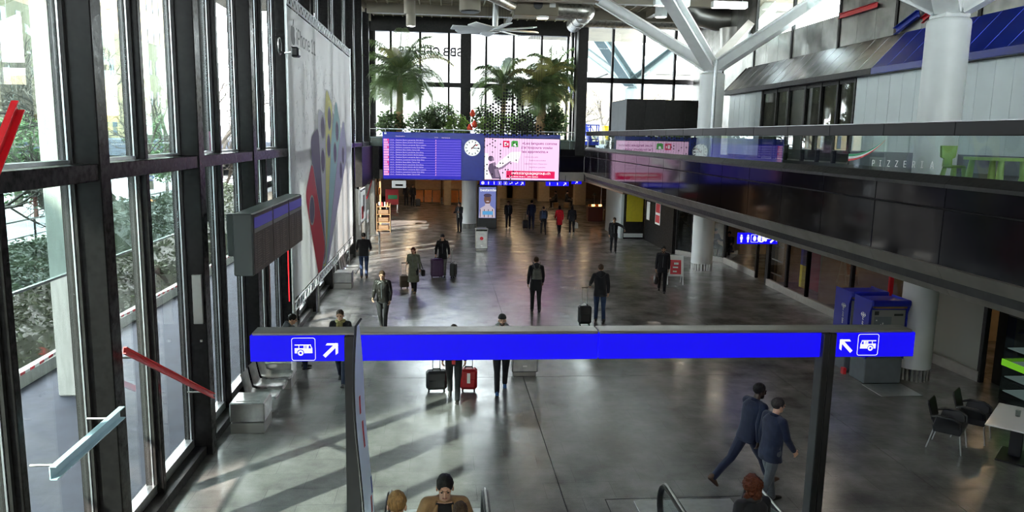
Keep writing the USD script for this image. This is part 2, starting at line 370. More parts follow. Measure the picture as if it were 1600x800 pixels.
# ---- the two levels: balcony on the right, mezzanine at the far end
bal = struct('balcony', 'black balcony along the right side of the hall')
MB().box(XB+.1, 18, -8, YB, 3.34, FLOOR2).build('floor_slab', 'frame_black', bal)
s = MB(); s.box(XB+.3, 18, -8, 34, 3.22, 3.34); s.build('soffit', 'fascia_band', bal)
py0 = [13.2+1.94*k for k in range(-10, 15)]; py0 = [y for y in py0 if y < 41.5] + [YB]
for a, c in zip(py0[:-1], py0[1:]):
    for z0, z1 in ((3.70, 4.585), (4.605, 4.98)):
        MB().cbox(XB, XB+.06, a+.008, c-.008, z0+.006, z1-.004, .006).build('fascia_panel', 'fascia_black', bal)
    led = np.array([[XB-.03, 0, 4.99], [XB+.10, 0, 5.12], [XB+.14, 0, 5.12], [XB+.14, 0, 4.93], [XB-.03, 0, 4.93]])
    v = np.vstack([led+[0, a+.004, 0], led+[0, c-.004, 0]]); n = 5
    f = [[i, (i+1) % n, n+(i+1) % n] for i in range(n)] + [[i, n+(i+1) % n, n+i] for i in range(n)] + [[0, 2, 1], [0, 3, 2], [0, 4, 3], [n, n+1, n+2], [n, n+2, n+3], [n, n+3, n+4]]
    obj('ledge', (v, f), 'frame_black', bal)
    MB().box(XB+.1, XB+.114, a+.012, c-.012, 5.1, 5.78).build('rail_pane', 'glass_rail', bal)
    MB().cbox(XB+.04, XB+.16, a+.003, c-.003, 5.75, 5.965, .01).build('rail_top', 'rail_dark', bal)
    MB().box(XB+.04, XB+.16, a+.003, c-.003, 5.965, 5.98).build('rail_cap', 'alu', bal)
    # sloping metal band below the panels
    v = np.array([[XB-.03, a+.003, 3.69], [XB-.03, c-.003, 3.69], [XB+.26, c-.003, 3.2], [XB+.26, a+.003, 3.2]])
    obj('soffit_band', (np.vstack([v, v+[.04, 0, .02]]), CUBE_F), 'fascia_band', bal)

mz = struct('mezzanine', 'dark mezzanine across the far end of the hall')
MB().box(-4.2, XB+.1, YB+.08, 47, 3.2, FLOOR2).build('floor_slab', 'frame_black', mz)
mxs = [-4.2, -2.2, -.2, 1.8, 3.8, 5.8, XB]
for a, c in zip(mxs[:-1], mxs[1:]):
    for z0, z1 in ((3.70, 4.585), (4.605, 4.98)): MB().cbox(a+.008, c-.008, YB, YB+.06, z0+.006, z1-.004, .006).build('fascia_panel', 'fascia_black', mz)
    MB().box(a+.003, c-.003, YB, YB+.1, 3.2, 3.7).build('soffit_band', 'fascia_band', mz)
    MB().box(a+.012, c-.012, YB+.08, YB+.094, 4.98, 5.7).build('rail_pane', 'glass_rail', mz)
for k in range(13):
    x = -4.1+k*.93
    MB().tube([[x, YB+.15, FLOOR2], [x, YB+.15, 5.92]], .022, 8).build('rail_post', 'alu', mz)
for z in (5.45, 5.92): MB().tube([[-4.15, YB+.15, z], [7.3, YB+.15, z]], .025, 8).build('handrail', 'white_paint', mz)
MB().cbox(-4.0, 7.3, YB+.5, FY-.2, FLOOR2, 5.45, .02).build('planter', 'concrete_dark', mz)
MB().box(-3.9, 7.2, YB+.6, FY-.3, 5.45, 5.5).build('soil', 'soil', mz)

# ceiling of the low passage beyond, with its end wall
ps = struct('passage', 'low warm-lit passage under the mezzanine')
MB().box(-8, 18, 47, 72, 3.25, 3.6).build('ceiling_slab', 'brown_wall', ps)
MB().box(XB+.3, 18, 34, 47, 3.1, 3.33).build('ceiling_slab', 'brown_wall', ps)
MB().box(-8, 18, 70, 70.3, 0, 3.25).build('end_wall', 'brown_wall', ps)
MB().box(-8.3, -8, 42, 70, 0, 3.25).build('side_wall', 'brown_wall', ps)
MB().box(16.5, 16.8, 42, 70, 0, 3.25).build('side_wall', 'beige_wall', ps)
for x, y, w, h in ((.05, 61.6, .58, .5), (11.1, 63.2, .95, .9), (8.4, 66.5, 1.0, .9), (4.9, 69.2, 1.5, .5)):
    MB().cbox(x, x+w, y, y+h, 0, 3.25, .02).build('square_pillar', 'beige_wall', ps)
MB().box(5.8, 8.3, 69.2, 69.6, 0, 3.2).build('wall_panel', 'beige_wall', ps); MB().box(1.4, 3.2, 69.4, 69.7, 0, 3.2).build('wall_panel', 'beige_wall', ps)

# ---- round columns with a tree of struts on the balcony line
def column(x, y, lower=True, upper=True, z0=0., rl=.465, ru=.53, pipe=False):
    c = struct('column', 'white round column')
    if lower:
        MB().lathe([[0, z0+.3], [rl, z0+.3], [rl, 3.3], [0, 3.3]], (x, y, 0), 48).build('shaft', 'column_white', c, smooth=40)
        for k in range(20):
            a = k*2*math.pi/20; MB().tube([[x+(rl-.06)*math.cos(a), y+(rl-.06)*math.sin(a), z0], [x+(rl-.06)*math.cos(a), y+(rl-.06)*math.sin(a), z0+.3]], rl*.13, 8).build('base_rib', 'steel', c, smooth=40)
        MB().cyl(x, y, z0, z0+.3, rl-.07, 24).build('base_core', 'steel_dull', c)
    if upper:
        MB().lathe([[0, FLOOR2], [ru, FLOOR2], [ru, 8.32], [ru-.015, 8.38], [ru-.07, 8.42], [0, 8.42]], (x, y, 0), 48).build('upper_shaft', 'column_white', c, smooth=40)
        if pipe: MB().tube([[x-.08, y-.56, FLOOR2], [x-.08, y-.56, 8.9]], .075, 12).build('drain_pipe', 'alu', c, smooth=40)
        strut_tree(x, y, 8.42, 8.75, 11.95, 4.1, c, 'strut_white', 1.7)
    return c
def strut_tree(x, y, z0, zn, zt, a, c, m='strut_white', k_=1.):
    h = MB().cbox(x-.3, x+.3, y-.3, y+.3, z0, z0+.1, .02)
    for dx, dy in ((-1, 0), (1, 0), (0, -1), (0, 1)): h.cbox(x+dx*.2-.09, x+dx*.2+.09, y+dy*.2-.09, y+dy*.2+.09, z0+.1, zn+.15, .02)
    h.build('cast_node', m, c)
    for sx in (-1, 1):
        for sy in (-1, 1):
            p, q = np.array([x+.15*sx, y+.15*sy, zn-.05]), np.array([x+a*sx, y+a*sy, zt])
            d = (q-p)/np.linalg.norm(q-p); side = np.cross(d, Z_); side /= np.linalg.norm(side); up = np.cross(side, d)
            b = MB()
            for o in (-.12*k_, .12*k_): b.beam(p+up*o, q+up*o, .30*k_, .035*k_)          # flanges of the rolled beam
            b.beam(p, q, .035*k_, .24*k_); b.build('strut', m, c)
            MB().beam(q-[.25*sx, .25*sy, 0], q+[.1*sx, .1*sy, 0], .5, .06).build('strut_plate', m, c)
column(11.37, 16.72, rl=.385, ru=.456); column(11.31, 31.8, rl=.46, ru=.513, pipe=True)
column(11.2, 46.3, upper=False); column(1.6, 46.4, upper=False)

# ---- right side, upper floor: white cladding, windows, canopy, metal panels
wr = struct('wall_right', 'white clad wall above the balcony')
WX = 13.2
pj = [-7.3+.62*k for k in range(51)]
for a, c in zip(pj[:-1], pj[1:]): MB().cbox(WX, WX+.08, a+.004, c-.004, FLOOR2+.45, 7.68, .004).build('cladding_panel', 'panel_white', wr)
for k in range(6): MB().cbox(WX, WX+.08, 31.0+.6*k+.004, 31.6+.6*k-.004, FLOOR2+.1, 7.68, .004).build('cladding_panel', 'panel_white', wr)
MB().box(WX+.09, WX+.3, -8, 34.6, FLOOR2, 7.9).build('wall_core', 'concrete_dark', wr)
MB().box(WX-.02, WX+.09, -8, 23.7, FLOOR2, FLOOR2+.45).build('baseboard', 'grey_plastic', wr)
# canopy: sloping strips, silver then blue
CX0, CZ0, CX1, CZ1 = 12.9, 7.86, 13.9, 8.95
def strip(a, c, m, sk=0.):
    v = np.array([[CX0, a, CZ0], [CX0, c, CZ0], [CX1, c-sk, CZ1], [CX1, a-sk, CZ1]]); n = np.array([.7, 0, -.65])*.04
    vv = np.vstack([v, v+n]); f = CUBE_F
    obj('canopy_strip', (vv, f), m, wr)
cj = [-8+.8*k for k in range(54)]
for a, c in zip(cj[:-1], cj[1:]):
    if a > 34: break
    strip(a+.014, c-.014, 'canopy_blue' if a < 22.2 else 'canopy_silver')
for a, c in ((-8, 8), (8, 15.5), (15.5, 22.4)): MB().cbox(CX0-.02, CX0+.1, a+.004, c-.004, 7.68, 7.87, .008).build('canopy_edge', 'canopy_blue', wr)
for a, c in ((22.4, 28.5), (28.5, 34.6)): MB().cbox(CX0-.02, CX0+.1, a+.004, c-.004, 7.68, 7.87, .008).build('canopy_edge', 'frame_black', wr)
MB().box(CX0+.1, WX+.3, -8, 34.6, 7.69, 7.75).build('canopy_soffit', 'panel_metal', wr)
end = np.array([[CX0, 34.62, 7.68], [CX1+.1, 34.62, 7.68], [CX1+.1, 34.62, CZ1], [CX1, 34.62, CZ1], [CX0, 34.62, 7.87]])
obj('canopy_end', trimesh.convex.convex_hull(np.vstack([end, end+[0, .04, 0]])), 'frame_black', wr)
# metal panels above
ups = [(-8, 3.5), (3.5, 9), (9, 14.6), (14.6, 19.2), (19.2, 22.95), (22.95, 26.4), (26.4, 30.1), (30.1, 33.8), (33.8, 37.6), (37.6, 42.2)]
for a, c in ups:
    z1 = 10.05 if 26 < a < 33 else 12.5
    for k in range(3): MB().cbox(13.9, 13.96, a+.07+(c-a-.14)*k/3+.004, a+.07+(c-a-.14)*(k+1)/3-.004, FLOOR2 if a > 33 else 8.93, z1, .004).build('metal_panel', 'panel_metal', wr)
    MB().box(13.86, 13.98, a-.06, a+.06, FLOOR2 if a > 33 else 8.93, 12.5).build('dark_post', 'frame_black', wr)
    if z1 < 11: MB().box(13.93, 13.945, a+.06, c-.06, 10.05, 12.2).build('window_pane', 'glass_rail', wr)
MB().box(14.0, 14.2, -8, 26.2, 8.9, 12.6).build('wall_core', 'concrete_dark', wr)
# upper restaurant windows
wy = [23.75, 24.83, 25.98, 27.13, 28.5, 29.58, 30.95]
for y in wy: MB().cbox(WX-.03, WX+.14, y-.055, y+.055, FLOOR2, 7.68, .006).build('window_post', 'frame_black', wr)
for a, c in zip(wy[:-1], wy[1:]):
    MB().box(WX+.05, WX+.06, a+.055, c-.055, FLOOR2+.06, 7.55).build('window_pane', 'glass_shop', wr)
    MB().box(WX, WX+.1, a+.055, c-.055, 7.55, 7.68).build('window_head', 'frame_black', wr)
rm = struct('restaurant_room', 'restaurant room behind the upper windows')
MB().box(16.6, 16.8, 23, 32, FLOOR2, 7.7).build('rear_wall', 'beige_wall', rm); MB().box(13.4, 16.8, 23, 32, 7.62, 7.7).build('room_ceiling', 'ceiling_beige', rm)
for k in range(4): MB().cyl(15, 24.5+1.9*k, 7.4, 7.62, .16, 16).build('ceiling_lamp', 'lamp_warm', rm)

# ---- right side, ground floor: shop fronts
sh = struct('wall_right_lower', 'glazed shop fronts under the balcony')
def front(p, q, kerb=.26, panes=1, glass='glass_shop', kerb_mat='kerb_stone', post='frame_black'):
    p, q = np.array(p, float), np.array(q, float); d = (q-p)/np.linalg.norm(q-p); L = np.linalg.norm(q-p)
    MB().beam([*p, kerb/2], [*q, kerb/2], .16, kerb).build('kerb', kerb_mat, sh)
    for k in range(panes):
        a, c = p+d*(L*k/panes+.05), p+d*(L*(k+1)/panes-.05)
        MB().beam([*a, (kerb+3.1)/2], [*c, (kerb+3.1)/2], .012, 3.1-kerb).build('shop_pane', glass, sh)
    for k in range(panes+1):
        e = p+d*L*k/panes; MB().cbox(e[0]-.06, e[0]+.06, e[1]-.06, e[1]+.06, 0, 3.22, .008).build('shop_post', post, sh)
MB().cbox(13.1, 13.5, 15.6, 16.3, 0, 3.22, .01).build('dark_pier', 'frame_black', sh)
front((12.85, 16.35), (12.7, 19.2), panes=1, glass='glass_frosted'); front((12.7, 19.2), (12.7, 24.9), panes=2); front((12.7, 24.9), (12.8, 28.3), panes=2)
MB().cbox(12.85, 13.05, 28.35, 28.75, 0, 3.22, .01).build('door_pier', 'frame_black', sh); MB().box(13.3, 13.36, 28.75, 29.8, 0, 2.4).build('sliding_door', 'glass_shop', sh)
front((13.0, 29.9), (13.05, 33.6)); front((13.05, 33.7), (11.55, 36.2), panes=3, kerb=.22)
MB().box(11.35, 13.4, 36.3, 41.6, 0, 3.2).build('dark_wall', 'frame_black', sh)
MB().box(10.2, 11.35, 41.75, 42.0, 0, 3.2).build('dark_wall', 'frame_black', sh); MB().box(10.2, 11.3, 41.70, 41.76, .1, .32).build('kick_plate', 'white_paint', sh)
MB().box(10.05, 10.2, 41.9, 46.0, 0, 3.2).build('white_wall', 'panel_white', sh)
MB().box(13.4, 13.6, -8, 13.2, 0, 3.34).build('side_wall', 'brown_wall', sh); MB().box(17.2, 17.4, -8, 36.5, 0, 3.34).build('shop_rear_wall', 'brown_wall', sh)
MB().box(13.4, 17.4, 36.3, 36.5, 0, 3.3).build('shop_rear_wall', 'beige_wall', sh); MB().box(16.5, 16.8, 36.3, 42.2, 0, 3.3).build('shop_rear_wall', 'beige_wall', sh)
for y in (15.9, 20.0, 24.9, 29.0): MB().box(13.15, 17.2, y-.05, y+.05, 0, 3.3).build('shop_partition', 'beige_wall', sh)
for y in (18, 22.3, 26.8, 31.5, 34.2):
    for x in (14.4, 16.2): MB().cyl(x, y, 3.12, 3.22, .14, 16).build('ceiling_lamp', 'lamp_warm', sh)
for k in range(8): MB().cyl(9.5, 9.5+3.75*k, 3.17, 3.215, .11, 16).build('soffit_lamp', 'lamp_soffit', sh)
for x in (-2.5, 1.5, 5.5, 9.5):
    for y in (50, 55, 60, 65.5): MB().cyl(x, y, 3.17, 3.248, .2, 16).build('ceiling_lamp', 'lamp_warm', ps)
# things pictured behind the shop glass: shelves and coloured partitions
for k in range(4): MB().cbox(14.6, 15.1, 25.4+.8*k, 26.1+.8*k, 0, 1.9, .02).build('display_unit', ('cardinal_red', 'white_paint', 'grey_plastic', 'cardinal_red')[k], sh)
for k in range(4):
    MB().box(12.86, 12.9, 27.3, 28.2, .5+.55*k, .55+.55*k).build('display_shelf', 'steel', sh)
MB().box(13.4, 13.45, 24.95, 26.6, .3, 3.0).build('red_partition', 'cardinal_red', sh)
MB().box(12.72, 12.74, 25.0, 25.55, .5, 1.3).build('window_poster', 'paper_yellow', sh); MB().box(12.72, 12.74, 25.0, 25.55, 1.3, 2.2).build('window_poster', 'sbb_blue', sh); MB().box(12.715, 12.735, 25.02, 25.53, 1.95, 2.12).build('window_poster', 'paper_yellow', sh)
MB().box(11.1, 11.2, 17.55, 17.62, 0, 3.22).build('red_strip', 'red_paint', sh)

# dark vestibule low on the left beyond the billboard
vs = struct('vestibule', 'dark entrance vestibule left of the departure board')
MB().box(-4.6, -3.85, 36.6, 42.0, 3.1, 5.0).build('header_panel', 'frame_black', vs)
MB().box(-4.15, -3.5, 42.0, 42.25, 3.2, 4.95).build('end_panel', 'frame_black', vs)
for y in (35.2, 36.6, 39.2, 42.0): MB().cbox(-4.0, -3.75, y-.08, y+.08, 0, 3.1, .01).build('door_post', 'steel_dull', vs)
MB().box(-3.9, -3.88, 36.7, 39.1, .1, 3.05).build('door_leaf', 'glass_shop', vs); MB().box(-3.9, -3.88, 39.3, 41.9, .1, 3.05).build('door_leaf', 'glass_shop', vs)
# ================================================================ OUTSIDE, LEFT
ex = struct('street', 'pavement and road outside the glass wall')
MB().box(-9.2, -4.5, -20, 90, -.3, -.02).build('pavement', 'asphalt', ex)
MB().box(-16.5, -9.2, -20, 90, -.4, -.02).build('verge', 'soil', ex)
MB().box(-60, -16.5, -20, 150, -.4, 1.0).build('road', 'road', ex)
for k in range(9): MB().box(-22.15, -22, 2+9*k, 6+9*k, .99, 1.012).build('road_marking', 'marking_white', ex)
MB().box(-18.6, -18.45, -10, 90, .99, 1.012).build('road_line', 'marking_white', ex); MB().cbox(-17, -16.5, -20, 90, .4, 1.12, .03).build('road_kerb', 'concrete', ex)
for a, c in ((-10, 9.9), (10, 19.9), (20, 29.9), (30, 45)): MB().cbox(-9.4, -9.12, a, c, -.02, .3, .02).build('planter_wall', 'concrete', ex)
tp = MB(); tpr = MB()
for k in range(150):
    (tp if k % 2 else tpr).beam([-9.1, 5+.2*k, .34+.02*math.sin(k*.4)], [-9.1, 5.2+.2*k, .34+.02*math.sin((k+1)*.4)], .008, .06)
t = thing('barrier_tape', 'red and white barrier tape along the planter wall outside', 'barrier tape')
tp.build('white_stripes', 'paper_white', t); tpr.build('red_stripes', 'red_paint', t)
c = struct('exterior_pillar', 'square concrete pillar outside the glass wall')
MB().cbox(-8.12, -7.58, 16.15, 16.7, -.02, 12.6, .03).build('shaft', 'concrete', c)
c = struct('exterior_pillar', 'second concrete pillar outside, farther along'); MB().cbox(-8.12, -7.58, 31.2, 31.75, -.02, 12.6, .03).build('shaft', 'concrete', c)
c = struct('glass_screen', 'green tinted glass wind screen hung outside')
for a in range(8): MB().box(-6.51, -6.49, 1.5+2.5*a+.01, 4+2.5*a-.01, 3.13, 7.5).build('screen_pane', 'glass_screen', c)
MB().box(-6.53, -6.47, 1.5, 21.5, 3.09, 3.13).build('bottom_rail', 'alu', c)
for a in (1.5, 11.5, 21.5): MB().box(-6.54, -6.46, a-.04, a+.04, 3.1, 12.6).build('hanger', 'frame_black', c)

def leaf_cloud(rng, pts, size, droop=.3):
    """One four-sided leaf at every point."""
    n = len(pts); a = rng.uniform(0, 2*np.pi, n); e = rng.uniform(-.6, .9, n)-droop
    d = np.stack([np.cos(a)*np.cos(e), np.sin(a)*np.cos(e), np.sin(e)], 1)
    s = np.cross(d, rng.normal(size=(n, 3))); s /= np.linalg.norm(s, axis=1, keepdims=True)
    L = size*rng.uniform(.6, 1.3, (n, 1)); nn = np.cross(s, d)
    v = np.stack([pts, pts+d*L*.5+s*L*.22+nn*L*.08, pts+d*L, pts+d*L*.5-s*L*.22+nn*L*.08], 1).reshape(-1, 3)
    i = np.arange(n)[:, None]*4
    return v, np.vstack([np.hstack([i, i+1, i+2]), np.hstack([i, i+2, i+3])])
def bank(name, label, x0, x1, y0, y1, h0, h1, seed, n, m='hedge_leaf', size=.17):
    """A clipped bank of shrubs: soil mound under thousands of leaves."""
    rng = np.random.default_rng(seed); t = thing(name, label, 'hedge')
    gx, gy = np.meshgrid(np.linspace(0, 1, 10), np.linspace(0, 1, 40), indexing='ij')
    hh = h0+(h1-h0)*np.sin(np.minimum(gx*1.25, 1)*np.pi/2) + .5*(meshkit.fbm(np.stack([gx*4, gy*9, gx*0+seed], -1))-.5)
    hh[0] = 0.1; hh[-1] = 0
    P = np.stack([x1+(x0-x1)*gx, y0+(y1-y0)*gy, hh], -1).reshape(-1, 3)
    f = [[i*40+j, (i+1)*40+j, (i+1)*40+j+1, i*40+j+1] for i in range(9) for j in range(39)]
    obj('mound', (P-[0, 0, .1], np.array(f)), 'hedge_leaf', t)
    u, w = rng.uniform(0, .93, n)**.8, rng.uniform(0, 1, n)
    iu, iw = u*9, w*39; i0, j0 = iu.astype(int), iw.astype(int)
    z = hh[i0, j0]*(1-iu+i0)+hh[np.minimum(i0+1, 9), j0]*(iu-i0)
    pts = np.stack([x1+(x0-x1)*u, y0+(y1-y0)*w, z+rng.uniform(-.15, .12, n)+.25*(meshkit.noise(np.stack([u*20, w*60, u*0], -1))-.5)], 1)
    obj('foliage', leaf_cloud(rng, pts, size), m, t, kind='stuff'); return t
bank('hedge', 'dense dark hedge behind the planter wall, nearest stretch', -13.5, -9.4, 4, 17, .45, 2.3, 1, 9000)
bank('hedge', 'dense dark hedge behind the planter wall, middle stretch', -13.5, -9.4, 17, 27, .4, 2.0, 2, 6500)
bank('hedge', 'dense dark hedge behind the planter wall, far stretch', -13.5, -9.4, 27, 45, .5, 2.6, 3, 6500, size=.22)
t = thing('street_railing', 'dark metal street railing above the hedge by the road', 'railing')
MB().tube([[-16.7, -5, 1.95], [-16.7, 70, 1.95]], .03, 6).build('top_rail', 'frame_black', t); MB().tube([[-16.7, -5, 1.3], [-16.7, 70, 1.3]], .02, 6).build('lower_rail', 'frame_black', t)
for k in range(26): MB().box(-16.73, -16.67, -4+2.8*k, -3.94+2.8*k, 1.0, 1.98).build('post', 'frame_black', t)

def bare_tree(name, label, loc, h, seed, group=None, depth=5, ground=0.):
    rng = np.random.default_rng(seed); t = thing(name, label, 'tree', loc, 0, group); tr, br = MB(), MB()
    def grow(p, d, L, r, k):
        q = p+d*L; mid = (p+q)/2+rng.normal(size=3)*L*.04
        (tr if k == 0 else br).tube([p, mid, q], [r, r*.88, r*.74], 6 if k < 2 else 3, cap=False)
        if k >= depth: return
        for j in range(3 if k < 3 else 2 + (rng.random() < .5)):
            dd = d+rng.normal(size=3)*.5+np.array([0, 0, .12]); dd /= np.linalg.norm(dd)
            grow(p+(q-p)*rng.uniform(.55, 1), dd, L*rng.uniform(.6, .82), r*.6, k+1)
    grow(np.array([0, 0, -.1]), np.array([rng.normal()*.04, rng.normal()*.04, 1]), h*.32, h*.022, 0)
    tr.build('trunk', 'bark', t); br.build('branches', 'bark', t, kind='stuff'); return t
for i, (x, y, h, gz) in enumerate(((-14.5, 17.5, 7.5, 0), (-15.2, 24.5, 8, 0), (-14.8, 31, 7.5, 0), (-15.4, 39, 8.5, 0), (-24, 34, 9, 1), (-25, 47, 10, 1), (-23, 62, 10, 1), (-14.5, 51, 8, 0), (-13.8, 12.5, 6.5, 0), (-18, 29, 10, 1), (-19, 40, 11, 1), (-27, 40, 12, 1), (-29, 52, 12, 1), (-22, 50, 11, 1), (-33, 62, 13, 1), (-20, 70, 12, 1))):
    bare_tree('bare_tree', 'bare winter tree standing outside beyond the hedge', (x, y, gz), h, 40+i, 'bare trees along the street', 6)
def bushy(name, label, loc, r, h, seed, n=2600, m='conifer_leaf', group=None):
    rng = np.random.default_rng(seed); t = thing(name, label, 'tree', loc, 0, group)
    MB().tube([[0, 0, -.1], [0, 0, h*.8]], [.12, .05], 8).build('trunk', 'bark', t)
    u = rng.normal(size=(n, 3)); u /= np.linalg.norm(u, axis=1, keepdims=True)
    q = u*np.array([r, r, h*.42])*rng.uniform(.6, 1, (n, 1))*(.75+.5*meshkit.noise(u*2.5+seed)[:, None])+[0, 0, h*.56]
    obj('foliage', leaf_cloud(rng, q, .32), m, t, kind='stuff'); return t
bushy('evergreen_tree', 'bushy green evergreen outside the glass wall by the road', (-21, 41, 1), 2.2, 5.5, 7)
bushy('evergreen_tree', 'second bushy evergreen outside, nearer the road bend', (-20, 57, 1), 2.4, 6, 8)

def building(name, label, x0, x1, y0, y1, h, m, nx, ny, nz, face='both', w=.55):
    b = thing(name, label, 'building', ((x0+x1)/2, (y0+y1)/2, 0)); hx, hy = (x1-x0)/2, (y1-y0)/2
    MB().box(-hx, hx, -hy, hy, -.3, h).build('walls', m, b); MB().box(-hx-.3, hx+.3, -hy-.3, hy+.3, h, h+.5).build('roof', 'building_grey', b)
    dz = h/nz
    for k in range(nz):
        if face in ('both', 'x'):
            for j in range(ny):
                y = -hy+(j+.5)*2*hy/ny; MB().box(hx-.02, hx+.06, y-hy/ny*w, y+hy/ny*w, dz*(k+.3), dz*(k+.75)).build('window', 'window_dark', b)
        if face in ('both', 'y'):
            for j in range(nx):
                x = -hx+(j+.5)*2*hx/nx; MB().box(x-hx/nx*w, x+hx/nx*w, -hy-.06, -hy+.02, dz*(k+.3), dz*(k+.75)).build('window', 'window_dark', b)
    return b
building('building', 'broad pale building across the street', -62, -50, 30, 92, 13, 'building_pale', 4, 10, 4)
building('building', 'slim tan tower rising across the street', -41, -36, 98, 106, 60, 'building_tan', 3, 4, 16, w=.3)
building('building', 'grey slab building beside the tan tower', -47.5, -41.5, 98, 112, 36, 'building_grey', 4, 6, 9)
building('building', 'tall grey tower beside the station, first of the near pair', -24, -20.2, -3.6, -.5, 42, 'building_grey', 3, 3, 12)
building('building', 'tall grey tower beside the station, second of the near pair', -24, -20.2, 7.6, 8.6, 42, 'building_grey', 3, 2, 12)
building('building', 'tan slab block glimpsed at the left edge across the street', -66, -55, 98, 112, 50, 'building_tan', 4, 4, 14, w=.3)
for nm_, a_, c_ in (('long grey building beside the station, left of the near towers', -60, -4.3), ('low grey link between the two near towers', .2, 6.9), ('grey building beside the station, right of the near towers', 9.3, 24)): building('building', nm_, -40, -20, a_, c_, 15.1, 'building_grey', 4, max(1, int((c_-a_)/5)), 3)

# ================================================================ OUTSIDE, FAR END
es = struct('forecourt', 'paved forecourt beyond the far glazing')
MB().box(-60, 60, 80.5, 190, 3.0, 4.6).build('paving', 'asphalt', es)
MB().box(-8.5, 18, 47, 80.5, 3.62, 5.0).build('terrace', 'asphalt', es)
b = building('building', 'white building with a louvred window beyond the planted mezzanine', -14, 12, 86, 100, 17, 'building_white', 1, 1, 1, 'none')
MB().box(4.2, 8.3, -7.1, -6.9, 13.3, 14.7).build('louvred_window', 'window_dark', b)
for k in range(8): MB().box(4.2, 8.3, -7.16, -7.1, 13.32+.17*k, 13.42+.17*k).build('louvre', 'window_dark', b)
building('building', 'long pale building seen past the outdoor strut tree', 24, 44, 110, 130, 15, 'building_pale', 7, 3, 4)
sc = struct('exterior_column', 'outdoor column with a tree of struts beyond the far glazing')
MB().lathe([[0, 4.6], [.55, 4.6], [.55, 9.6], [.4, 9.7], [0, 9.7]], (15.1, 61, 0), 32).build('shaft', 'strut_outdoor', sc, smooth=40)
strut_tree(15.1, 61, 9.7, 10.2, 14.2, 4.6, sc, 'strut_outdoor', 3.)
for i, (x, y, h) in enumerate(((15, 84, 7), (19, 90, 9), (23, 82, 8), (13, 79, 6), (27, 95, 9))):
    bare_tree('bare_tree', 'bare tree beyond the right bay of the far glazing', (x, y, 4.6), h, 70+i, 'bare trees beyond the far glazing', 5)
rng = np.random.default_rng(5); gx, gy = np.meshgrid(np.linspace(14, 60, 24), np.linspace(100, 108, 6), indexing='ij')
P = np.stack([gx, gy, 4.6+(gy-100)*.9+1.2*meshkit.fbm(np.stack([gx*.2, gy*.3, gx*0], -1))], -1).reshape(-1, 3)
obj('hillside', (P, np.array([[i*6+j, (i+1)*6+j, (i+1)*6+j+1, i*6+j+1] for i in range(23) for j in range(5)])), 'building_tan', label='tan scrubby hillside beyond the far glazing', kind='structure')
t = thing('boom_lift', 'blue boom lift parked outside behind the railing', 'lift', (9.2, 47.9, 5.0))
fr = MB()
for z in (.55, 1.0, 1.45):
    fr.box(-.55, .55, -.4, -.35, z-.03, z+.03); fr.box(-.55, .55, .35, .4, z-.03, z+.03)
for x in (-.55, 0, .55):
    for y in (-.375, .375): fr.box(x-.03, x+.03, y-.03, y+.03, .3, 1.48)
fr.beam([-.5, -.38, .6], [0, -.38, 1.4], .04, .05, (0, 1, 0)); fr.beam([.5, -.38, .6], [0, -.38, 1.4], .04, .05, (0, 1, 0)); fr.build('basket_frame', 'blue_paint', t)
MB().cbox(-.6, .6, -.45, .45, .18, .42, .04).build('platform', 'blue_paint', t); MB().cbox(-.4, .4, -.3, .3, .0, .18, .03).build('undercarriage', 'black_plastic', t)
MB().beam([.2, .5, .4], [-.9, 4, 4.6], .22, .26).build('boom', 'blue_paint', t); MB().cyl(.3, -.42, .62, .9, .14, 16).build('hose_reel', 'paper_white', t)
t = thing('yellow_cart', 'yellow skip cart outside beside the blue lift', 'cart', (10.75, 48.0, 5.0))
prof = [(-.62, 1.35), (.62, 1.35), (.5, .55), (-.5, .55)]
MB().shape(Polygon(prof), .8, (0, .4, 0), X_, Z_).build('tub', 'yellow_paint', t); MB().cbox(-.66, .66, -.44, .44, 1.33, 1.42, .02).build('rim', 'yellow_paint', t)
MB().box(-.4, .4, -.3, .3, .12, .55).build('chassis', 'black_plastic', t)
for x in (-.35, .35): MB().tube([[x, -.35, .12], [x, .35, .12]], .12, 14).build('wheel', 'rubber', t)

# ================================================================ BILLBOARD
BX = -3.90
bb = thing('billboard', 'huge tensioned white banner with a fan of coloured phones', 'billboard', (BX, 19.9, 0))
def bp(y, z): return (y-19.9, z)
cloth_print('banner_white', (.46, .445, .45), .2)
for n_, c_ in (('banner_red', (.62, .01, .05)), ('banner_purple', (.10, .055, .16)), ('banner_pearl', (.60, .57, .66)), ('banner_yellow', (.72, .68, .24)), ('banner_mint', (.36, .58, .62)), ('banner_lilac', (.50, .46, .66))): cloth_print(n_, c_, .3)
obj('banner', (np.array([[0, 0, 1.25], [0, 12.8, 1.25], [0, 12.8, 8.73], [0, 0, 8.73.real]]), np.array([[0, 1, 2, 3]])), 'banner_white', bb)
def lay(g, m, name, lift): MB().shape(g, .002, (lift, 0, 0), Y_, Z_).build(name, m, bb)
piv = np.array([24.5-19.9, 1.42])
def phone(tip, width, m, lenses, lift, drop=0.):
    tip = np.array(bp(*tip)); d = tip-piv; L = np.linalg.norm(d); d /= L; s = np.array([d[1], -d[0]])
    A = affinity.affine_transform(rrect(width, L-drop, width*.22, 0, drop+(L-drop)/2), [s[0], d[0], s[1], d[1], piv[0], piv[1]])
    A = A.intersection(sbox(0, 1.26, 12.8, 8.7)); lay(A, m, 'phone_print', lift)
    lay(A.exterior.buffer(.018), 'ink_grey', 'phone_edge', lift+.002)
    for y, z, r in lenses: lay(Point(*bp(y, z)).buffer(r), 'banner_purple', 'lens_print', lift+.003); lay(Point(*bp(y, z)).buffer(r).exterior.buffer(.03), 'ink_grey', 'lens_ring', lift+.004)
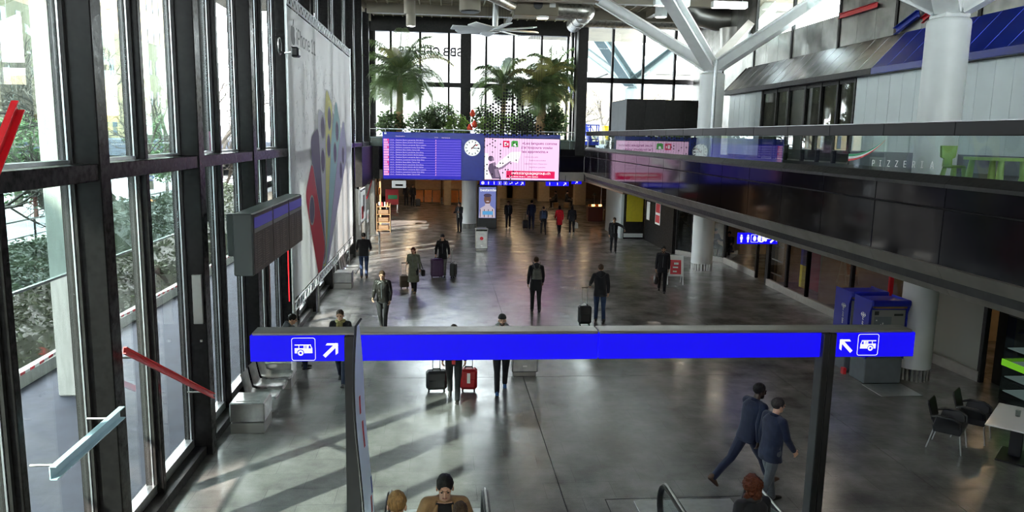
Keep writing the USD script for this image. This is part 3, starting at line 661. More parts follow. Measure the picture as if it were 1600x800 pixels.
phone((30.9, 5.5), 1.7, 'banner_lilac', ((30.1, 4.77, .33), (29.42, 4.21, .33)), .002)
phone((28.95, 6.35), 1.6, 'banner_mint', ((28.5, 5.68, .36), (27.88, 4.92, .36)), .007)
phone((26.75, 6.85), 1.55, 'banner_yellow', ((26.63, 6.11, .38), (26.39, 5.19, .38)), .012)
phone((25.0, 6.3), 1.5, 'banner_pearl', ((25.11, 5.78, .38), (25.02, 4.73, .38)), .017)
phone((23.5, 5.65), 1.5, 'banner_purple', (), .022)
phone((22.3, 4.35), 1.6, 'banner_red', ((22.73, 3.35, .42),), .027)
rng = np.random.default_rng(11); sp = []
for k in range(260):
    a = rng.uniform(.35, 2.75); rr = rng.normal(5.6, .7); y, z = 24.6+rr*1.05*math.cos(a)*.85, 1.6+rr*math.sin(a)
    if not (20.1 < y < 32.5 and 1.5 < z < 8.3): continue
    th = rng.uniform(0, 3.14); L = rng.uniform(.05, .22)
    sp.append(affinity.rotate(sbox(y-19.9-L/2, z-.012, y-19.9+L/2, z+.012), math.degrees(th)))
lay(unary_union(sp), 'ink_grey', 'ink_splatter', .001)
# logo and name
ap = unary_union([affinity.scale(Point(-.1, .24).buffer(.2), .95, 1.15), affinity.scale(Point(.1, .24).buffer(.2), .95, 1.15), affinity.scale(Point(0, .2).buffer(.2), 1, 1)])
ap = ap.difference(Point(.34, .3).buffer(.13)).difference(Point(0, .52).buffer(.06)); leafs = affinity.rotate(affinity.scale(Point(.07, .56).buffer(.1), .5, 1.1), -35)
lay(affinity.translate(affinity.scale(unary_union([ap, leafs]), 1.0, 1.0, origin=(0, 0)), .75, 7.86), 'ink_black', 'logo_print', .001)
MB().text('iPhone 11', .42, (.001, 1.18, 7.93), Y_, Z_, .002, wide=1.12).build('name_print', 'ink_black', bb)
for nm, z0, z1 in (('upper_truss', 8.78, 9.02), ('lower_truss', .96, 1.2)):
    b = MB()
    for z in (z0, z1): b.tube([[.02, -.1, z], [.02, 12.9, z]], .025, 6)
    for k in range(58): b.beam([.02, -.1+.225*k, z0 if k % 2 else z1], [.02, .02+.225*k, z1 if k % 2 else z0], .02, .05)
    b.build(nm, 'alu', bb)
for y in (-.14, 12.92): MB().tube([[.0, y, .2 if y < 0 else .9], [.0, y, 9.1]], .03, 8).build('side_pole', 'alu', bb)
MB().box(-.06, -.03, -.42, -.38, 1.3, 2.8).build('red_edge_light', 'red_paint', bb)
for y in (.35, 4.0, 8.0, 12.0): MB().tube([[-.03, y, 0], [-.03, y, 1.0]], .03, 8).build('support_leg', 'steel_dull', bb)

# ================================================================ DEPARTURE BOARD
BY = 41.9
db = thing('departure_board', 'wide blue departure board hung on the mezzanine edge', 'departure board', (0, BY, 0))
MB().cbox(-3.3, 6.46, 0, .28, 3.18, 5.76, .02).build('housing', 'board_panel', db)
db_s = MB().box(-3.27, .98, -.012, 0, 3.24, 5.44).build('screen', 'board_blue', db)
MB().box(-3.27, 2.22, -.006, 0, 5.44, 5.74).build('header_strip', 'board_panel', db)
names = ['Genève Nyon Lausanne Sion Brig', 'Genève Nyon Zürich HB St.Gallen', 'Genève Nyon Lausanne Bern Luzern', 'Genève Lausanne Vevey Sion Brig', 'Genève Neuchâtel Zürich HB']
lines, text, pink, redb = MB(), MB(), MB(), MB()
for k in range(15):
    z = 5.33-.133*k
    lines.box(-2.92, .96, -.016, -.012, z-.05, z-.012); lines.box(-.42, .96, -.016, -.012, z+.012, z+.03)
    pink.box(-3.24, -2.95, -.016, -.012, z-.055, z+.055)
    if k % 2 or k % 5 == 0: redb.box(-3.05+.04*(k % 3), -2.95, -.02, -.016, z-.05, z+.05)
    MB().text('%d %02d' % (13+k//6, (7*k+9) % 60), .068, (-2.9, -.018, z-.03), X_, Z_, .003, wide=.8).build('time_lettering', 'board_text', db_s)
    MB().text(names[k % 5], .07, (-2.6, -.018, z-.03), X_, Z_, .003, wide=1.0).build('row_lettering', 'board_text', db_s)
    pink.box(-.43, -.4, -.02, -.012, z-.05, z+.05)
lines.build('row_bars', 'board_row', db_s); pink.build('category_column', 'board_pink', db_s); redb.build('category_marks', 'board_red', db_s)
MB().text('Destination', .07, (-2.6, -.01, 5.5), X_, Z_, .004).text('Voie', .07, (-.5, -.01, 5.47), X_, Z_, .004).text('Remarque', .07, (-.1, -.01, 5.46), X_, Z_, .004).build('header_lettering', 'board_text', db)
MB().shape(sbox(-3.2, 5.63, -3.08, 5.73), .004, (0, -.006, 0), X_, Z_).build('corner_mark', 'text_white', db)
# advert screen: its own thing
ad = thing('advert_screen', 'pink illuminated language school advert beside the clock', 'screen', (2.27, BY-.02, 5.52))
def aq(x, y): return ((x-105)*.00423, -(y-135)*.00423)
MB().cbox(-.03, 4.17, 0, .02, -2.31, .03, .01).build('frame', 'black_plastic', ad); ad_s = MB().box(.0, 4.13, -.012, 0, -2.27, 0).build('screen', 'ad_pink', ad)
def al(pts, m, name, lift=0.): MB().shape(Polygon([aq(*p) for p in pts]), .002, (0, -.012-lift, 0), X_, Z_).build(name, m, ad_s)
al([(250, 500), (300, 430), (450, 310), (580, 305), (540, 450), (430, 430), (300, 520)], 'ad_white', 'white_beam')
al([(105, 330), (150, 330), (150, 560), (210, 660), (105, 660)], 'ad_white', 'white_glow')
fig = unary_union([Point(*aq(185, 398)).buffer(.15), Polygon([aq(*p) for p in ((165, 470), (215, 450), (285, 540), (325, 660), (205, 660), (150, 530))])])
MB().shape(fig, .002, (0, -.015, 0), X_, Z_).build('figure', 'ad_figure', ad_s)
for q in (((235, 535), (330, 500), (440, 425), (452, 436), (345, 525), (245, 560)), ((205, 455), (240, 440), (255, 470), (225, 500))): al(q, 'ad_figure_pale', 'figure_arm', .004)
al([(195, 385), (222, 380), (228, 425), (200, 425)], 'ad_figure_pale', 'figure_face', .005)
al([(232, 530), (275, 545), (300, 640), (250, 640)], 'ad_figure_pale', 'figure_shirt', .005)
al([(340, 165), (425, 165), (425, 248), (340, 248)], 'ad_red', 'red_emblem', .002); al([(355, 185), (385, 180), (385, 230), (360, 235)], 'ad_white', 'emblem_mark', .004); al([(395, 195), (412, 195), (412, 225), (395, 225)], 'ad_white', 'emblem_mark', .004)
al([(450, 175), (470, 162), (535, 165), (540, 245), (450, 240)], 'ad_green', 'green_emblem', .002); al([(470, 235), (480, 205), (505, 200), (515, 235)], 'ad_white', 'emblem_mark', .004)
b = MB()
for s, x, y, h in (('«Les langues comme', 590, 208, .125), ("j'ai toujours voulu", 582, 262, .125), ('les apprendre.»', 586, 316, .125), ('Horaire à la carte', 625, 378, .068), ('Rythme personnalisé', 690, 422, .068), ('Début des cours chaque jour', 625, 466, .068), ('Répétitions gratuites', 690, 510, .068)):
    qx, qz = aq(x, y); tmx = text_mesh(s, h > .1).vertices[:, 0].max()*h; want = {.125: (460 if x == 590 else 405 if x == 582 else 350)*.00423}.get(h, tmx); b.text(s, h, (qx, -.014, qz), X_, Z_, .003, bold=h > .1, wide=want/tmx)
b.build('lettering', 'ad_text', ad_s)
al([(390, 552), (1030, 556), (1030, 650), (390, 645)], 'ad_red', 'red_band', .002)
b = MB(); tmx = text_mesh('swisslanguagegroup.ch', True).vertices[:, 0].max()
b.text('swisslanguagegroup.ch', .14, (aq(455, 0)[0], -.018, aq(0, 597)[1]), X_, Z_, .003, True, wide=(970-455)*.00423/(tmx*.14))
b.text('Rue Michel Roset 2   1201 Genève', .068, (aq(430, 0)[0], -.018, aq(0, 635)[1]), X_, Z_, .003, True, wide=1.05); b.build('band_lettering', 'ad_white', ad_s)
# clock
ck = thing('station_clock', 'round white station clock on the blue board', 'clock', (1.58, BY-.01, 4.97))
def ring(r0, r1): return Point(0, 0).buffer(r1, quad_segs=24).difference(Point(0, 0).buffer(r0, quad_segs=24))
ck_d = MB().shape(Point(0, 0).buffer(.43, quad_segs=24), .03, (0, 0, 0), X_, Z_).build('dial', glow('clock_white', (.75, .8, .82), .8, (.8, .8, .8)), ck); MB().shape(ring(.425, .45), .05, (0, 0, 0), X_, Z_).build('rim', 'alu', ck)
for k in range(12): MB().shape(affinity.rotate(sbox(-.02, .29, .02, .39), -30*k, origin=(0, 0)), .004, (0, -.03, 0), X_, Z_).build('hour_mark', 'ink_black', ck_d)
MB().shape(affinity.rotate(sbox(-.024, -.08, .024, .27), -42, origin=(0, 0)), .006, (0, -.034, 0), X_, Z_).build('hour_hand', 'ink_black', ck)
MB().shape(affinity.rotate(sbox(-.018, -.08, .018, .39), -96, origin=(0, 0)), .006, (0, -.04, 0), X_, Z_).build('minute_hand', 'ink_black', ck)
MB().shape(unary_union([affinity.rotate(sbox(-.007, -.1, .007, .26), -55, origin=(0, 0)), Point(.27*math.sin(math.radians(55)), .27*math.cos(math.radians(55))).buffer(.04)]), .006, (0, -.046, 0), X_, Z_).build('second_hand', 'red_paint', ck)

# hanging bead screen: black squares threaded on wires in front of the board
rng = np.random.default_rng(3); b = MB(); w = MB()
for i in range(22):
    x = 2.15+.14*i; z0 = 3.9 - (1.0 if 6 < i < 11 else .25*(i % 4)); top = 8.3-.15*abs(i-8)
    w.box(x-.004, x+.004, 39.996, 40.004, z0 if i < 19 else 5.9, 12.3)
    for k in range(int((top-z0)/.165)):
        z = z0+.165*k
        if rng.random() < (.3 if z < 5.7 else .9) and (i < 13 or z > 5.6): e = .032 if z < 5.7 else .052; b.box(x-e, x+e, 39.985, 39.995, z-e, z+e)
t = thing('hanging_bead_screen', 'hanging screen of small black squares on thin wires', 'hanging screen', kind='stuff')
w.build('wires', 'black_matte', t); b.build('squares', 'black_matte', t)

# ================================================================ PLANTS ON THE MEZZANINE
def frond(rng, base, az, el, L, droop, m='palm_leaf', parent=None, leafL=.95, n=40):
    L = L*(1-.5*max(0., math.sin(az)))*(1-.3*max(0., -math.cos(az))*(base[0] < 0)); u = np.linspace(0, 1, 14); ang = el-droop*u**1.5*1.7
    step = L/13; h = np.concatenate([[0], np.cumsum(np.cos(ang[:-1])*step)]); z = np.concatenate([[0], np.cumsum(np.sin(ang[:-1])*step)])
    P = base+np.stack([h*math.cos(az), h*math.sin(az), z], 1); b = MB(); b.tube(P, np.linspace(.035, .008, 14), 4, cap=False)
    side = np.array([-math.sin(az), math.cos(az), 0]); v, f = [], []
    for t in np.linspace(.14, 1, n):
        i = min(int(t*13), 12); q = P[i]+(P[i+1]-P[i])*(t*13-i); d = P[i+1]-P[i]; d /= np.linalg.norm(d)
        Lf = leafL*math.sin(math.pi*min(t*.86+.1, .99))**.7*rng.uniform(.85, 1.1)
        for s in (-1, 1):
            a = d*.62+side*s*.85+np.array([0, 0, .22]); a /= np.linalg.norm(a); w2 = d*.021
            k1 = q+a*Lf*.5; k2 = k1+(a*.6+np.array([0, 0, -.85]))*Lf*.5; j = len(v)
            v += [q-w2, q+w2, k1-w2*1.1, k1+w2*1.1, k2]; f += [[j, j+1, j+3], [j, j+3, j+2], [j+2, j+3, j+4]]
    b.add(np.array(v), np.array(f)); return b.build('frond', m, parent)
def palm(label, loc, h, spread, n, seed, dry=0., stiff=1., trunk=.17, leafL=.95):
    rng = np.random.default_rng(seed); t = thing('palm_tree', label, 'palm tree', loc)
    zs = np.linspace(0, h, 22); MB().tube(np.stack([.12*np.sin(zs*.6), .05*zs*0, zs], 1), trunk*(1+.12*(np.arange(22) % 2))*np.linspace(1.25, .8, 22), 12).build('trunk', 'palm_bark', t)
    for k in range(n):
        u = (k+.5)/n; frond(rng, np.array([.12*math.sin(h*.6), 0, h-.1]), k*2.4+rng.uniform(-.2, .2), (1.4-1.7*u)*stiff, spread*rng.uniform(.8, 1.1), .75+.55*u, 'palm_leaf_dry' if rng.random() < dry else 'palm_leaf', t, leafL)
    return t
palm('tall dark palm at the left end of the mezzanine planter', (-2.55, 43.4, 5.4), 3.5, 3.2, 38, 21, 0.03, leafL=1.1)
palm('slim upright palm in the middle of the planter', (3.3, 43.8, 5.4), 3.2, 2.3, 20, 22, .1, trunk=.12)
palm('sunlit palm with a thick bare trunk above the pink advert', (5.45, 43.4, 5.4), 2.9, 2.3, 30, 23, .45, trunk=.24)
palm('dark palm behind the sunlit one, by the corner pillar', (6.3, 44.2, 5.4), 3.9, 2.2, 24, 24, 0.)
def shrub(name, label, loc, r, h, seed, n, m, size, cat='plant'):
    rng = np.random.default_rng(seed); t = thing(name, label, cat, loc); st = MB()
    for k in range(6):
        a = k*1.05; st.tube([[0, 0, 0], [r*.4*math.cos(a), r*.4*math.sin(a), h*.5], [r*.6*math.cos(a), r*.6*math.sin(a), h*.8]], .015, 4)
    st.build('stems', 'bark', t, kind='stuff')
    u = rng.normal(size=(n, 3)); u /= np.linalg.norm(u, axis=1, keepdims=True)
    q = u*[r, r*.6, h*.45]*rng.uniform(.5, 1, (n, 1))+[0, 0, h*.55]; obj('foliage', leaf_cloud(rng, q, size), m, t, kind='stuff'); return t
shrub('shrub', 'dark round shrub behind the bright fern', (-.2, 44.3, 5.4), 1.1, 2.2, 31, 1500, 'shrub_leaf', .2)
shrub('shrub', 'leafy shrub under the tall left palm', (-2.9, 43.4, 5.4), .9, 1.5, 32, 900, 'shrub_leaf', .25)
shrub('shrub', 'pale green shrub behind the hanging bead screen', (3.1, 43.3, 5.4), 1.3, 1.6, 33, 1500, 'fern_leaf', .16)
shrub('shrub', 'glossy green shrub at the foot of the corner palm', (6.3, 43.4, 5.4), .8, 2.0, 34, 1000, 'shrub_leaf', .26)
shrub('shrub', 'low shrub left of the sunlit palm trunk', (4.5, 43.6, 5.4), .8, 1.2, 35, 800, 'shrub_leaf', .2)
shrub('shrub', 'broad dark shrub filling the planter right of the tall palm', (-1.0, 44.2, 5.4), 1.2, 1.7, 41, 1600, 'shrub_leaf', .2)
shrub('shrub', 'pale leafy shrub just left of the black pillar', (.75, 43.6, 5.4), .7, 1.5, 42, 900, 'fern_leaf', .17)
shrub('shrub', 'dark leafy shrub right of the black pillar', (2.3, 44.3, 5.4), .8, 2.1, 43, 1000, 'shrub_leaf', .2)
shrub('shrub', 'broad leafy shrub behind the sunlit palm trunk', (5.2, 44.5, 5.4), 1.3, 1.9, 44, 1800, 'shrub_leaf', .22)
rng = np.random.default_rng(36); t = thing('fern', 'bright lime green fern above the board', 'fern', (.1, 43.0, 5.4))
for k in range(22): frond(rng, np.array([rng.uniform(-.5, .5), 0, .1]), k*2.4, rng.uniform(.5, 1.2), rng.uniform(.8, 1.2), .9, 'fern_leaf', t, .26, 18)
rng = np.random.default_rng(37); t = thing('fern', 'small fern beside the left palm trunk', 'fern', (-1.1, 43.0, 5.4))
for k in range(14): frond(rng, np.array([rng.uniform(-.3, .3), 0, .1]), k*2.4, rng.uniform(.5, 1.2), rng.uniform(.6, .9), .9, 'fern_leaf', t, .22, 14)
t = thing('flowering_plant', 'plant with red and orange flower spikes by the pillar', 'plant', (1.62, 43.2, 5.4))
for k, (x, z) in enumerate(((0, 1.3), (.12, .7), (-.15, .5))):
    MB().tube([[x*.4, 0, 0], [x, 0, z]], .012, 5).build('stem', 'fern_leaf', t); MB().lathe([[0, z-.05], [.14, z+.05], [.16, z+.18], [.06, z+.36], [0, z+.4]], (x, 0, 0), 12).build('flower', 'flower_red', t)
# ================================================================ DIRECTION SIGN AND FLAG
sg = thing('direction_sign', 'long blue bus direction sign on two black posts over the escalators', 'sign', (0, 9.0, 0))
sgp = []
for a, c in ((-2.30, -1.185), (-.99, 1.935), (1.95, 4.84), (5.035, 6.11)):
    sgp.append(MB().cbox(a, c, .0, .16, 2.872, 3.195, .006).build('sign_panel', 'sign_blue', sg))
for a, c in ((-2.27, 1.93), (1.945, 6.06)): MB().cbox(a, c, -.01, .27, 3.197, 3.235, .008).build('top_cap', 'steel_dull', sg)
MB().cbox(-1.18, -1.0, -.06, .14, 0, 3.197, .01).build('post', 'black_plastic', sg)
b = MB().cbox(4.845, 4.93, -.06, .14, 0, 3.197, .01); b.cbox(4.94, 5.03, -.04, .14, 0, 3.197, .01); b.build('post', 'black_plastic', sg)
def bus(flip):
    s = -1 if flip else 1
    g = unary_union([sbox(-.105, -.06, .105, .005), Polygon([(-.105, .045), (.085, .045), (.105, 0), (.105, -.06), (-.105, 0)]), sbox(-.105, .035, .09, .05)])
    g = g.difference(sbox(-.125, .005, -.06, .036)).difference(sbox(-.05, .004, .0, .036)).difference(sbox(.016, -.0, .022, .036)).difference(sbox(.03, -.0, .036, .036)).difference(Polygon([(.06, .0), (.066, .036), (.078, .036), (.092, 0)]))
    g = unary_union([g, sbox(-.06, -.0, -.05, .04), sbox(-.105, -.055, .105, -.0)]).difference(Point(-.035, -.055).buffer(.042))
    g = unary_union([g, Point(-.035, -.057).buffer(.034).difference(Point(-.035, -.057).buffer(.014))])
    fr = rrect(.285, .285, .03).difference(rrect(.27, .27, .025)); g = unary_union([affinity.translate(g, 0, .01), fr])
    return affinity.scale(g, s, 1, origin=(0, 0))
def arrow(flip):
    L = unary_union([affinity.rotate(sbox(-.13, -.022, .09, .022), 45, origin=(0, 0)), Polygon([(.075, .075), (-.055, .075), (-.075, .045), (.03, .045)]), Polygon([(.075, .075), (.075, -.05), (.045, -.075), (.042, .04)])])
    return affinity.scale(L, -1 if flip else 1, 1, origin=(0, 0))
for nm, g, x, z in (('bus_pictogram', bus(0), -1.67, 3.025), ('arrow_pictogram', arrow(0), -1.335, 3.025), ('arrow_pictogram', arrow(1), 5.165, 3.035), ('bus_pictogram', bus(1), 5.475, 3.035)):
    MB().shape(g, .004, (x, -.001, z), X_, Z_).build(nm, 'sign_white', sgp[0] if x < 0 else sgp[3])

ff = thing('feather_flag', 'tall white feather flag seen edge-on beside the left sign post', 'flag', (-.93, 8.55, 0))
zs = np.linspace(.35, 3.5, 30); u = (zs-.35)/3.15
ya, yb = -.28+.0*u, -.28+.46*np.sin(np.minimum((1.02-u)*3.2, 1)*np.pi/2)**.8*(1-.25*u)
bow = lambda y, z: .05*np.sin(z*1.7)+.16*(y+.28)*(1-.25*np.sin(z*1.1))
v = []
for z, y0, y1 in zip(zs, ya, np.maximum(yb, ya+.02)):
    for k in range(7): y = y0+(y1-y0)*k/6; v.append([bow(y, z), y, z])
f = [[i*7+k, i*7+k+1, i*7+k+8, i*7+k+7] for i in range(29) for k in range(6)]
cloth_print('flag_cloth', (.74, .78, .86), .3); v = np.array(v)
ff_v = np.vstack([v, v+[.006, 0, 0]]); ff_f = np.vstack([np.array(f), np.array(f)[:, ::-1]+len(v)])
obj('flag_cloth', (ff_v, ff_f), 'flag_cloth', ff, smooth=True)
for z0, z1, k0, k1, m in ((1.15, 1.25, 4, 5, 'red_paint'), (2.05, 2.2, 3, 4, 'red_paint'), (2.45, 2.55, 2, 3, 'red_paint'), (.4, .75, 4, 6, 'red_paint'), (1.4, 1.5, 5, 6, 'blue_paint')):
    i0, i1 = int((z0-.35)/3.15*29), int((z1-.35)/3.15*29)+1; w = MB(); q = []
    for i in range(i0, i1+1):
        for k in range(k0, k1+1): q.append(v[i*7+k]+[.009, 0, 0])
    n = k1-k0+1; ff2 = [[i*n+k, i*n+k+1, i*n+k+n+1, i*n+k+n] for i in range(i1-i0) for k in range(n-1)]
    obj('printed_motif', (np.array(q), np.array(ff2)), m, ff)
MB().tube(np.stack([bow(ya, zs)-.012, ya-.015, zs], 1).tolist()+[[.02, -.2, 3.56]], .014, 8).build('pole', 'black_plastic', ff); MB().tube([[-.02, -.295, .03], [-.02, -.295, .5]], .02, 8).build('pole_socket', 'steel', ff)
MB().cbox(-.25, .25, -.5, -.05, 0, .035, .01).build('base_plate', 'steel_dull', ff)

# ================================================================ ESCALATORS
Y0, SL = 8.0, math.tan(math.radians(30))
FLOOR_UP = 3.4                                    # landing where the viewer stands
def rise(y): return max(0., min(FLOOR_UP, (Y0-y)*SL))
def escalator(label, cx):
    t = thing('escalator', label, 'escalator', (cx, 0, 0)); YT = Y0-FLOOR_UP/SL
    for k in range(23):                                   # steps
        y1 = Y0-.372*k; z = .215*(k+1)
        if z > FLOOR_UP: break
        b = MB().cbox(-.5, .5, y1-.40, y1, z-.2, z, .012)
        for j in range(12): b.box(-.48+.083*j, -.45+.083*j, y1-.395, y1-.01, z, z+.006)
        b.build('step', 'steel_dull', t)
    MB().cbox(-.62, .62, 8.2, 9.5, -.0, .012, .004).build('comb_plate', 'steel', t)
    for s in (-1, 1):
        path = [[9.35+.31*math.sin(a), .63+.31*math.cos(a)] for a in np.linspace(math.pi*.93, 0, 14)]
        path += [[y, .94+rise(y)] for y in np.linspace(9.0, 8.5, 4)] + [[y, .94+rise(y)+.03] for y in np.linspace(7.8, YT+.3, 16)] + [[YT-.3, .94+FLOOR_UP], [YT-1.3, .94+FLOOR_UP]]
        pts = np.array([[s*.62, y, z] for y, z in path]); b = MB(); rows = []
        tt = np.gradient(pts, axis=0); tt /= np.linalg.norm(tt, axis=1, keepdims=True)
        pr = np.array([[-.042, -.018], [-.042, .008], [-.03, .02], [.03, .02], [.042, .008], [.042, -.018], [.0, -.024]])
        for p, d in zip(pts, tt):
            n = np.cross(np.array([1., 0, 0]), d); n = n if n[2] >= -1 else -n
            rows.append(p + pr[:, :1]*X_ + pr[:, 1:2]*(-n if False else np.cross(d, X_)*-1))
        k = len(pr); v = np.vstack(rows); f = [[i*k+j, i*k+(j+1) % k, (i+1)*k+(j+1) % k, (i+1)*k+j] for i in range(len(pts)-1) for j in range(k)]
        obj('handrail', (v, np.array(f)), 'rubber', t, smooth=40)
        MB().tube(pts-[0, 0, .0]-np.cross(tt, X_)*-.034, .016, 6).build('handrail_guide', 'steel', t)
        edge = [(y, max(z-.03, .02)) for y, z in path]; low = [(YT-1.3, FLOOR_UP+.12), (YT-.1, FLOOR_UP+.12), (Y0+.1, .16), (9.2, .12)]
        MB().shape(Polygon(edge+low).buffer(0), .012, (s*.62-.006, 0, 0), Y_, Z_).build('glass_balustrade', 'glass_clear', t)
        sk = Polygon([(9.5, 0), (9.5, .14), (Y0+.1, .2), (YT-.1, FLOOR_UP+.2), (YT-1.4, FLOOR_UP+.2), (YT-1.4, FLOOR_UP-.25), (YT, FLOOR_UP-.3), (Y0-.7, 0)])
        MB().shape(sk, .12, (s*.64-.06, 0, 0), Y_, Z_).build('skirt', 'steel', t)
    MB().shape(Polygon([(Y0-.8, .01), (YT, FLOOR_UP-.35), (YT-1.2, FLOOR_UP-.35), (YT-1.2, FLOOR_UP-.8), (YT+.2, FLOOR_UP-.9), (Y0-2.4, .01)]), 1.2, (-.6, 0, 0), Y_, Z_).build('truss', 'steel_dull', t)
    return t
lp = struct('upper_landing', 'landing at the head of the escalators')
YT_ = Y0-FLOOR_UP/SL; MB().box(-4.0, XB-.1, -8, YT_-1.25, FLOOR_UP-.5, FLOOR_UP).build('landing_slab', 'floor_stone', lp)
for a_, c_ in ((-4.0, -.75), (.65, 2.95), (4.36, XB-.1)): MB().box(a_, c_, YT_-1.25, YT_-1.2, FLOOR_UP-.5, FLOOR_UP).build('landing_edge', 'fascia_band', lp)
escalator('left escalator with the man in the camel coat on it', -.05); escalator('right escalator with the red-haired woman on it', 3.66)
MB().cbox(2.99, 4.55, 9.5, 10.85, .0, .012, .004).build('landing_plate', 'alu', None, 'pale metal landing plate at the foot of the right escalator', 'landing plate')
MB().cbox(-.75, .65, 9.5, 10.75, .0, .012, .004).build('landing_plate', 'alu', None, 'metal landing plate at the foot of the left escalator', 'landing plate')
b = MB(); b.box(2.55, 4.75, 10.93, 10.945, -.01, .004); b.box(2.55, 2.565, 8.5, 10.94, -.01, .004); b.build('floor_trim', 'joint_dark', fl)

# ================================================================ LEFT WALL FITTINGS
td = thing('timetable_display', 'row of three dark timetable monitors with blue headers on the left wall', 'display', (0, 0, 0))
MB().cbox(-3.54, -3.21, 13.0, 17.45, 3.17, 4.24, .02).build('housing', 'housing_grey', td)
for y_ in (14.3, 16.6): MB().cbox(-4.0, -3.54, y_, y_+.2, 3.3, 4.1, .02).build('bracket', 'housing_grey', td)
for k in range(3):
    a = 13.03+1.47*k; td_s = MB().box(-3.21, -3.195, a+.01, a+1.45, 3.19, 4.22).build('screen', 'monitor_dark', td)
    MB().box(-3.195, -3.19, a+.06, a+1.40, 3.98, 4.16).build('header', 'monitor_blue', td_s); MB().box(-3.195, -3.191, a+.06, a+1.40, 3.9, 3.97).build('column_header', 'monitor_grey', td_s)
    r = MB(); rng = np.random.default_rng(k)
    for j in range(15):
        for y0, w in ((.07, .1), (.22, .32), (.62, .12), (.8, .4)): r.box(-3.195, -3.191, a+y0, a+y0+w*rng.uniform(.5, 1), 3.85-.042*j, 3.868-.042*j)
    r.build('timetable_rows', 'monitor_row', td_s)
def channel(name, label, p, q, m, w=.1, t=.012, inward=(1, 0, 0), brackets=True):
    c = thing(name, label, 'wall bar'); p, q = np.array(p, float), np.array(q, float); d = (q-p)/np.linalg.norm(q-p); n = np.array(inward, float); s = np.cross(d, n)
    b = MB(); b.beam(p, q, w, t, n)
    for k in (-1, 1): b.beam(p+s*k*(w/2)+n*w*.25, q+s*k*(w/2)+n*w*.25, t, w*.5, n)
    b.build('channel', m, c)
    if brackets:
        for k in (.12, .88): e = p+(q-p)*k; MB().tube([e, e-n*.28], .014, 6).build('standoff', 'steel_dull', c)
    return c
channel('wall_bar', 'pale blue channel bar on the glass wall at lower left', (-3.78, 7.25, 2.3), (-3.78, 8.85, 2.32), 'pale_blue_paint', .13)
channel('wall_bar', 'long slanting red bar across the glass wall', (-3.9, 9.34, 2.93), (-3.9, 12.75, 1.14), 'red_paint', .075)
channel('wall_bar', 'short steep red bar at the upper left edge', (-3.88, 6.85, 5.2), (-3.88, 7.36, 5.8), 'red_paint', .12)
channel('wall_bar', 'thin red bar in the dark vestibule below the mezzanine', (-3.7, 37.0, 2.55), (-3.7, 39.6, 3.25), 'red_paint', .09)
channel('wall_bar', 'red bar on the metal panels high on the right', (13.82, 26.3, 9.98), (13.82, 23.95, 10.0), 'red_paint', .16, inward=(-1, 0, 0), brackets=False)
channel('wall_bar', 'slanting blue bar on the metal panels high on the right', (13.82, 22.8, 9.02), (13.82, 21.7, 9.38), 'blue_paint', .2, inward=(-1, 0, 0), brackets=False)
channel('wall_bar', 'yellow bar beside the near white column, high on the right', (13.82, 22.05, 9.8), (13.82, 21.8, 10.8), 'yellow_paint', .22, inward=(-1, 0, 0), brackets=False)
channel('wall_bar', 'red bar end showing behind the near white column', (13.82, 21.5, 9.15), (13.82, 20.7, 9.5), 'red_paint', .16, inward=(-1, 0, 0), brackets=False)
MB().cbox(-4.2, -4.04, 12.86, 12.93, 2.37, 3.22, .008).build('cover_plate', 'steel_dull', wl, 'grey cover plate on a fin'); MB().cyl(-4.1, 12.91, 2.05, 2.09, .025, 10).build('key_switch', 'steel', wl)
for k, (y, z0, z1) in enumerate(((11.5, 5.24, 5.65), (14.9, 5.24, 5.6))): MB().box(-4.355, -4.35, y-.16, y+.12, z0, z1).build('notice', None or 'board_pink_paper' if 'board_pink_paper' in LOOKS else mat('board_pink_paper', (.75, .3, .5), .6), wl, 'pink paper notice on the glass')
sl = thing('spotlight', 'small black spotlight with a looped cable at the top of the banner', 'spotlight', (-3.62, 19.45, 7.56))
MB().tube([[-.32, .31, 0], [-.05, 0, 0]], .02, 8).build('arm', 'steel', sl)
b = MB()
for k in range(5): b.tube([[-.06, -.12+.06*k, -.12], [-.06, -.12+.06*k, .12]], .02, 6)
MB().cbox(-.09, .1, -.18, .2, -.12, .11, .04).build('housing', 'black_plastic', sl); b.build('cooling_fins', 'black_plastic', sl)
MB().tube([[-.3, .0, 0]]+[[-.32, -.25+.2*math.cos(a), .1+.2*math.sin(a)] for a in np.linspace(-.5, 5.5, 16)], .012, 6).build('cable', 'steel', sl)
# framed light box, small sign, turnstile
t = thing('lit_poster', 'framed lit poster standing left of the vestibule', 'poster', (-3.55, 33.6, 0))
MB().cbox(-.04, .04, -1.1, 1.1, 1.75, 3.25, .02).build('frame', 'white_paint', t); po = MB().box(.04, .046, -1.0, 1.0, 1.85, 3.15).build('poster', 'poster_lit', t); MB().box(.046, .05, -.7, .1, 1.95, 2.5).build('red_picture', 'paper_red', po); MB().box(.046, .05, -.1, .7, 2.2, 2.95).build('dark_picture', 'ink_grey', po)
for y in (-.9, .9): MB().cbox(-.03, .03, y-.04, y+.04, 0, 1.75, .005).build('leg', 'steel', t)
t = thing('small_notice', 'small white notice with a red disc on the vestibule door', 'notice', (-3.72, 37.6, 1.6))
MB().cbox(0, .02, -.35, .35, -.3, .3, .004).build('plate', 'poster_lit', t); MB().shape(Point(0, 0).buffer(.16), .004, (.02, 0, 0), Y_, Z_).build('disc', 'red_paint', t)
t = thing('barrier_gate', 'low steel barrier gate at the vestibule entrance', 'gate', (-3.3, 35.8, 0))
for x in (0, .5): MB().tube([[x-.2, 0, 0], [x-.2, 0, 1.05]], .05, 10).build('post', 'steel', t)
